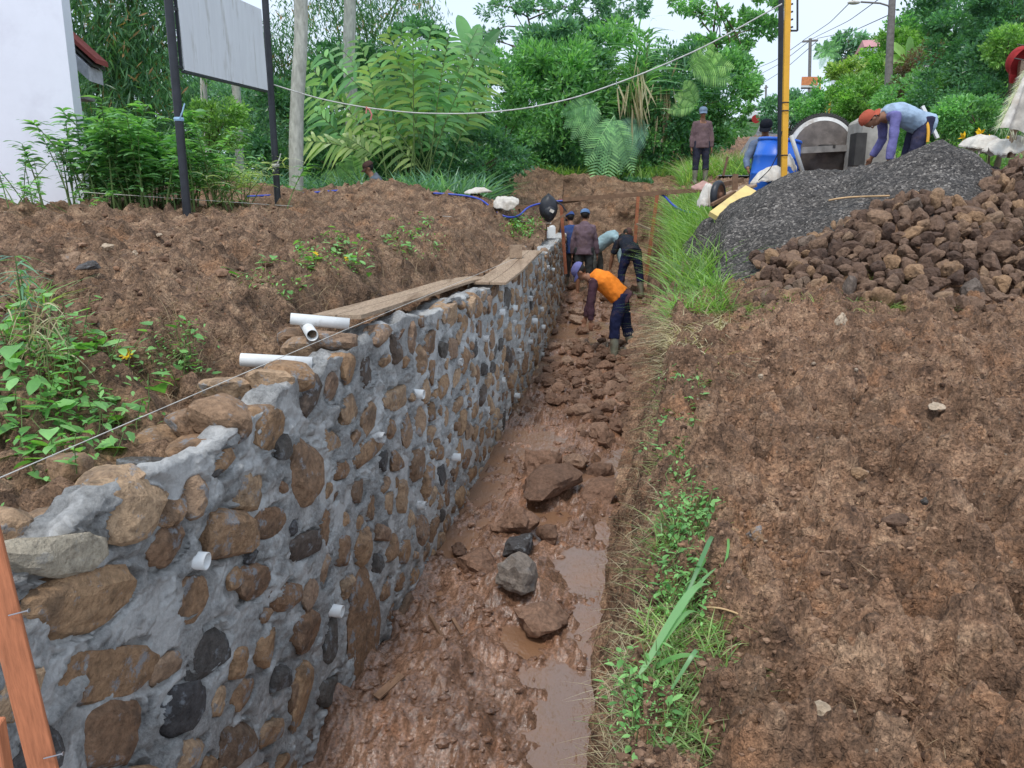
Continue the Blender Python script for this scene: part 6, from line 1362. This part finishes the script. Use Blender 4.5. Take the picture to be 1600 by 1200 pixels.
def person(label, loc, rz, H=1.62, spine=(0, 0, 1), head=(0, .1, 1), face=(0, 1, 0), arms=(((-.15, .05, -1), (-.05, .2, -1)), ((.15, .05, -1), (.05, .2, -1))),
           legs=(((-.06, .03, -1), (-.02, 0, -1)), ((.06, .03, -1), (.02, 0, -1))), shirt=None, sleeves='long', sleeve_mat=None, vest=None, pants=None, pants_len='long', boots=True, cap=None, capback=False, vox=.012, hunch=.04, hood=False, curl=.5):
    t = thing('person', loc, label, 'person', None, rz); S = H
    thl, shl, ank, spn, ual, fal = .245*S, .235*S, .05*S, .30*S, .172*S, .155*S
    L = [[vdir(a), vdir(b)] for a, b in legs]
    pz = max(-(l[0]*thl+l[1]*shl).z for l in L)+ank
    pel = Vector((0, 0, pz)); sd = vdir(spine); X = Vector((1, 0, 0)); nb = pel+sd*spn
    back = X.cross(sd)*-1; back = -back if back.y > 0 and sd.z > .3 else back; back = (X.cross(sd)).normalized(); back = back if back.dot(Vector((0, -1, .3))) > 0 else -back
    C = [pel-sd*.04*S, pel+sd*.02*S, pel+sd*.11*S+back*hunch*S*.35, pel+sd*.20*S+back*hunch*S*.6, pel+sd*.265*S+back*hunch*S*.4, nb]
    wr = [.075, .092, .080, .098, .092, .045]; el_ = [.72, .72, .72, .66, .62, .8]
    body = Acc(); tube(body, C, [w*S for w in wr], 16, True, el_, (1, 0, 0))
    hd = vdir(head); fc = vdir(face); fc = (fc-hd*fc.dot(hd)).normalized(); rt = fc.cross(hd); HM = Matrix((rt, fc, hd)).transposed(); hc = nb+hd*.105*S
    tube(body, [nb-sd*.02*S, nb+hd*.05*S], [.037*S, .034*S], 12); k = S/1.65
    def hp(v): return hc+HM @ (Vector(v)*k)
    ell(body, hc+HM @ Vector((0, -.008*k, .02*k)), (.074*k, .092*k, .092*k), HM, 3); ell(body, hp((0, .025, -.045)), (.055*k, .060*k, .062*k), HM, 3)
    ell(body, hp((0, .095, -.012)), (.013*k, .018*k, .022*k), HM, 2); ell(body, hp((0, .080, -.055)), (.024*k, .012*k, .012*k), HM, 2); ell(body, hp((0, .070, -.088)), (.022*k, .016*k, .014*k), HM, 2)
    ell(body, hp((0, .076, .030)), (.048*k, .014*k, .010*k), HM, 2)
    for s_ in (-1, 1): ell(body, hp((s_*.076, -.005, -.008)), (.010*k, .020*k, .030*k), HM, 2)
    sh, el, wr_ = [], [], []
    shoulders = nb-sd*.035*S
    for i, s_ in ((0, -1), (1, 1)):
        s0 = shoulders+X*s_*.094*S; u_, f_ = vdir(arms[i][0]), vdir(arms[i][1]); e0 = s0+u_*ual; w0 = e0+f_*fal; sh.append(s0); el.append(e0); wr_.append(w0)
        tube(body, [shoulders+X*s_*.03*S, s0, s0.lerp(e0, .5), e0, e0.lerp(w0, .35), w0], [.045*S, .038*S, .029*S, .024*S, .025*S, .016*S], 12)
        # hand: palm, four unequal bent fingers, thumb from the side of the palm
        side = f_.cross(Vector((0, 1, 0)) if abs(f_.y) < .8 else Vector((0, 0, 1))).normalized(); side = side if side.x*s_ > 0 else -side; nrm = f_.cross(side)
        pal = w0+f_*.045*k; Mh = Matrix((nrm, side, f_)).transposed(); 
        ell(body, pal, (.040*k, .016*k, .050*k), Matrix((side.cross(f_), side, f_)).transposed(), 2)
        fwd = side.cross(f_).normalized(); inn = -side
        for j, fl in enumerate((.062, .072, .068, .052)):
            b0_ = w0+f_*.082*k+fwd*(.027-.018*j)*k; m1 = b0_+(f_+inn*curl*.5).normalized()*fl*.5*k; m2 = m1+(f_*.7+inn*curl*1.6).normalized()*fl*.5*k
            tube(body, [b0_-f_*.03*k, b0_, m1, m2], [.0095*k, .0095*k, .0088*k, .0075*k], 8)
        b0_ = w0+f_*.03*k+fwd*.03*k; tube(body, [w0+f_*.015*k+fwd*.012*k, b0_, b0_+(fwd*.8+f_*.8+inn*.3).normalized()*.03*k, b0_+(fwd*.4+f_+inn*.6).normalized()*.055*k], [.013*k, .0115*k, .0105*k, .0085*k], 8)
    hips, kn, an_ = [], [], []
    for i, s_ in ((0, -1), (1, 1)):
        h0 = pel+X*s_*.052*S; k0 = h0+L[i][0]*thl; a0 = k0+L[i][1]*shl; hips.append(h0); kn.append(k0); an_.append(a0)
        tube(body, [h0+Vector((0, 0, .03*S)), h0, h0.lerp(k0, .5), k0, k0.lerp(a0, .3), a0], [.058*S, .056*S, .044*S, .032*S, .033*S, .020*S], 14)
        tube(body, [a0, a0+Vector((0, .03*S, -.028*S)), a0+Vector((0, .10*S, -.036*S))], [.022*S, .024*S, .016*S], 10); tube(body, [a0+Vector((0, -.02*S, -.034*S)), a0+Vector((0, .04*S, -.034*S))], [.018*S, .022*S], 10)
    o = body.obj('body', SKIN, t, smooth=True); remesh(o, vox)
    for s_ in (-1, 1):
        a = Acc(); ell(a, hp((s_*.030, .083, .010)), (.012*k, .006*k, .007*k), HM, 2); e_ = a.obj('eye', EYEW, t, smooth=True); a = Acc(); ell(a, hp((s_*.030, .088, .010)), (.005*k,)*3, HM, 1); a.obj('pupil', EYE, e_)
    a = Acc(); ell(a, hp((0, -.024, .020)), (.079*k, .084*k, .086*k), HM, 3, .04); a.obj('hair', HAIR, t, smooth=True)
    if shirt:
        a = Acc(); g = .012*S
        tube(a, [C[0]-sd*.02*S]+C[1:5]+[nb-sd*.012*S], [(w*S+g*1.4) for w in [.095, .094, .088, .101, .094, .045]], 18, True, [.78, .78, .8, .72, .68, .8], (1, 0, 0))
        sl_end = {'long': 1.0, 'short': -.1, 'three': .45}[sleeves]; am_acc = a if not sleeve_mat else Acc()
        for i, s_ in ((0, -1), (1, 1)):
            pts = [shoulders+X*s_*.04*S, sh[i], sh[i].lerp(el[i], .5), el[i]]; rd = [.046*S, .042*S, .036*S, .033*S]
            if sl_end < 0: pts = pts[:3]+[sh[i].lerp(el[i], .8)]; rd = [.048*S, .048*S, .042*S, .042*S]
            else: pts += [el[i].lerp(wr_[i], .5*sl_end), el[i].lerp(wr_[i], .93*sl_end)]; rd += [.033*S, .026*S]
            tube(am_acc, pts, rd, 12)
        if hood: ell(a, nb-sd*.01*S+back*.045*S, (.07*S, .035*S, .05*S), None, 2)
        lathe(a, [(.036*S, -.02*S), (.043*S, .0), (.040*S, .014*S), (.030*S, .01*S)], nb, 14, Vector(sd).to_track_quat('Z', 'Y').to_matrix())
        o = a.obj('shirt', shirt, t, smooth=True); remesh(o, vox, .02)
        if sleeve_mat:
            o = am_acc.obj('sleeves', sleeve_mat, t, smooth=True, kind='stuff'); remesh(o, vox, .016)
    if vest:
        a = Acc(); tube(a, [C[1]]+C[2:5]+[nb-sd*.02*S], [(w*S+.024*S) for w in [.094, .090, .101, .094, .045]], 18, True, [.78, .8, .74, .70, .8], (1, 0, 0)); o = a.obj('vest', vest, t, smooth=True); remesh(o, vox, .02)
    if pants:
        a = Acc(); tube(a, [C[0]-sd*.015*S, C[0], C[1], pel+sd*.06*S], [.088*S, .098*S, .100*S, .090*S], 18, True, .76, (1, 0, 0))
        for i in (0, 1):
            e1 = an_[i] if pants_len == 'long' else kn[i].lerp(an_[i], .12); 
            if boots and pants_len == 'long': e1 = kn[i].lerp(an_[i], .42)
            tube(a, [hips[i]+Vector((0, 0, .04*S)), hips[i], hips[i].lerp(kn[i], .5), kn[i], e1], [.064*S, .066*S, .056*S, .046*S, .045*S if boots or pants_len != 'long' else .036*S], 14)
        o = a.obj('trousers', pants, t, smooth=True); remesh(o, vox, .022)
    if boots:
        for i in (0, 1):
            a = Acc(); a0 = an_[i]; k1 = kn[i].lerp(a0, .33); tube(a, [k1, kn[i].lerp(a0, .6), a0+Vector((0, 0, .01)), a0+Vector((0, 0, -.04*S))], [.040*S, .038*S, .030*S, .030*S], 14)
            tube(a, [a0+Vector((0, -.025*S, -.026*S)), a0+Vector((0, .04*S, -.022*S)), a0+Vector((0, .10*S, -.032*S)), a0+Vector((0, .125*S, -.036*S))], [.024*S, .030*S, .027*S, .016*S], 12, True, .8, (1, 0, 0))
            o = a.obj('boot', BOOT, t, smooth=True); remesh(o, vox)
    if cap:
        a, b2 = Acc(), Acc(); CM = HM @ Matrix.Rotation(R(-8), 3, 'X')
        if capback: CM = HM @ Matrix.Rotation(math.pi, 3, 'Z') @ Matrix.Rotation(R(-52), 3, 'X')
        capmesh(a, b2, CM, hp((0, -.014, .030)), .092*k, .072*k); o = a.obj('cap', cap, t, smooth=True); b2.obj('cap_brim', cap, o, smooth=True)
    return t
CM_ = cloth_mat
navy = CM_('cloth_navy', (.018, .022, .06)); 
fx, fy, fz = flo(968, 553)
fx = XA(968, 10.4, -1.9); fz = float(HF(np.array([fx]), np.array([10.4]))[0])-.03
person('man in orange vest and blue cap bending down to the trench floor', (fx, 10.4, fz), R(84), 1.62, spine=(0, .86, .48), head=(0, .80, .55), face=(0, .6, -.7),
       arms=(((-.05, .12, -1), (0, -.02, -1)), ((.05, .15, -1), (0, .25, -1))), legs=(((-.10, .22, -1), (-.03, -.02, -1)), ((.10, -.20, -1), (.04, -.30, -1))), shirt=CM_('cloth_brown_purple', (.075, .038, .05)), vest=CM_('cloth_orange', (.85, .24, .03), am=.12), pants=navy, cap=CM_('cap_purple_blue', (.15, .15, .33), am=.2), vox=.0105, hunch=.07)
p = PY(912, 430, 15.0); zf = lambda y: float(zfl(y))
person('man seen from behind in mauve hooded shirt, shorts and light blue cap', (p.x, 15.0, zf(15.0)-.03), R(-8), 1.62, spine=(0, .10, 1), head=(0, .25, 1), face=(0, 1, -.2), arms=(((-.25, .0, -1), (-.05, .1, -1)), ((.25, .05, -1), (.1, .15, -1))),
       shirt=CM_('cloth_mauve', (.16, .11, .13)), pants=CM_('cloth_dark_grey', (.05, .055, .055)), pants_len='short', boots=False, cap=CM_('cap_light_blue', (.13, .22, .38), am=.2), vox=.014, hood=True)
p = PY(893, 430, 15.8); person('man in dark blue shirt half hidden behind the mauve hooded one', (p.x, 15.8, zf(15.8)-.12), R(15), 1.60, spine=(0, .2, 1), head=(0, .35, 1), face=(0, 1, -.3), arms=(((-.25, .1, -1), (-.05, .3, -1)), ((.2, .05, -1), (.1, .3, -1))), shirt=CM_('cloth_blue', (.04, .07, .19)), pants=CM_('cloth_grey2', (.06, .06, .06)), cap=CM_('cap_blue2', (.05, .09, .24), am=.2), vox=.016)
p = PY(931, 430, 15.9); person('man in pale blue-green shirt bending to the right with arm reaching down', (p.x, 15.9, zf(15.9)-.08), R(-98), 1.62, spine=(0, .86, .42), head=(0, .95, .3), face=(0, .5, -.8), arms=(((-.05, .25, -1), (0, .15, -1)), ((.05, .35, -1), (0, .1, -1))), legs=(((-.08, .2, -1), (-.03, -.05, -1)), ((.1, -.15, -1), (.03, -.2, -1))), shirt=CM_('cloth_pale_teal', (.30, .42, .45), am=.25), pants=CM_('cloth_grey3', (.12, .13, .12)), cap=CM_('cap_brown', (.10, .05, .045)), vox=.016, hunch=.06)
p = PY(985, 455, 14.3); person('man bending away in dark shirt and navy trousers next to the right trench side', (p.x, 14.3, zf(14.3)+.05), R(8), 1.60, spine=(0, .87, .36), head=(0, .95, .25), face=(0, .3, -.9), arms=(((-.35, .3, -1), (-.1, .2, -1)), ((.35, .3, -1), (.1, .2, -1))), legs=(((-.22, .15, -1), (-.05, -.1, -1)), ((.22, .05, -1), (.08, -.15, -1))), shirt=CM_('cloth_black_blue', (.022, .026, .038)), sleeves='short', pants=navy, vox=.014, hunch=.06)
p = at(1093, 17.4); person('man standing on the grassy rim in brown long-sleeved shirt and grey cap, watching', p, R(178), 1.60, spine=(0, -.02, 1), head=(0, .05, 1), face=(.1, 1, -.1), arms=(((-.22, .0, -1), (-.03, .12, -1)), ((.22, .0, -1), (.03, .12, -1))), shirt=CM_('cloth_brown_mauve', (.15, .10, .105)), pants=CM_('cloth_night', (.03, .032, .05)), cap=CM_('cap_grey_blue', (.16, .22, .30), am=.2), vox=.015)
p = PY(1193, 240, 12.2); person('man in blue-grey shirt and black cap stooping behind the blue barrel', (p.x, 12.2, PY(1205, 203, 12.2).z-1.48), R(165), 1.62, spine=(0, .25, .95), head=(0, .35, 1), face=(.25, 1, -.25), arms=(((-.4, .4, -1), (.1, .9, -.6)), ((.4, .4, -1), (-.1, .9, -.6))), shirt=CM_('cloth_grey_blue', (.13, .17, .25), am=.2), pants=navy, cap=CM_('cap_black', (.012, .014, .02), am=.1), vox=.013, hunch=.05)
p = PY(1440, 200, 9.15); person('man with backward orange-red cap bending low over the black gravel heap', (p.x, 9.15, PY(1440, 186, 9.15).z-.84), R(93), 1.52, spine=(.0, .97, .18), head=(0, 1, -.25), face=(0, -.35, -.8), arms=(((-.1, .05, -1), (0, .1, -1)), ((.45, -.35, -.75), (.25, .35, -.9))), legs=(((-.1, .35, -1), (0, -.3, -1)), ((.1, .2, -1), (0, -.25, -1))), shirt=CM_('cloth_pale_blue', (.33, .43, .55), am=.15), sleeve_mat=CM_('cloth_violet', (.17, .16, .36), am=.15), pants=CM_('cloth_navy2', (.04, .04, .075)), cap=CM_('cap_orange_red', (.42, .10, .06), am=.3), capback=True, vox=.0105, hunch=.06)
p = PY(597, 300, 14.5); person('man in grey hooded jacket and brown cap half hidden behind the left rim', (p.x, 14.5, PY(590, 266, 14.5).z-1.42), R(100), 1.6, spine=(0, .35, .93), head=(0, .4, 1), face=(0, 1, -.2), arms=(((-.1, .45, -.9), (0, .9, .1)), ((.1, .5, -.9), (0, .9, .25))), shirt=CM_('cloth_steel_grey', (.11, .13, .16)), pants=CM_('cloth_maroon', (.2, .03, .06)), cap=CM_('cap_dark_brown', (.07, .04, .035)), vox=.015, hood=True)
bk = thing('bucket', PY(567, 300, 14.2)+Vector((0, 0, -.12)), 'pale plastic bucket held up at the left rim by the crouching worker', 'bucket'); a = Acc(); lathe(a, [(0, 0), (.07, 0), (.10, .2), (.105, .2), (.075, .01)], (0, 0, 0), 20); a.obj('pail', M_PVC, bk, smooth=True); a = Acc(); tube(a, [Vector((-.1, 0, .19)), Vector((-.06, 0, .27)), Vector((.06, 0, .27)), Vector((.1, 0, .19))], .005, 5); a.obj('handle', M_METAL, bk)
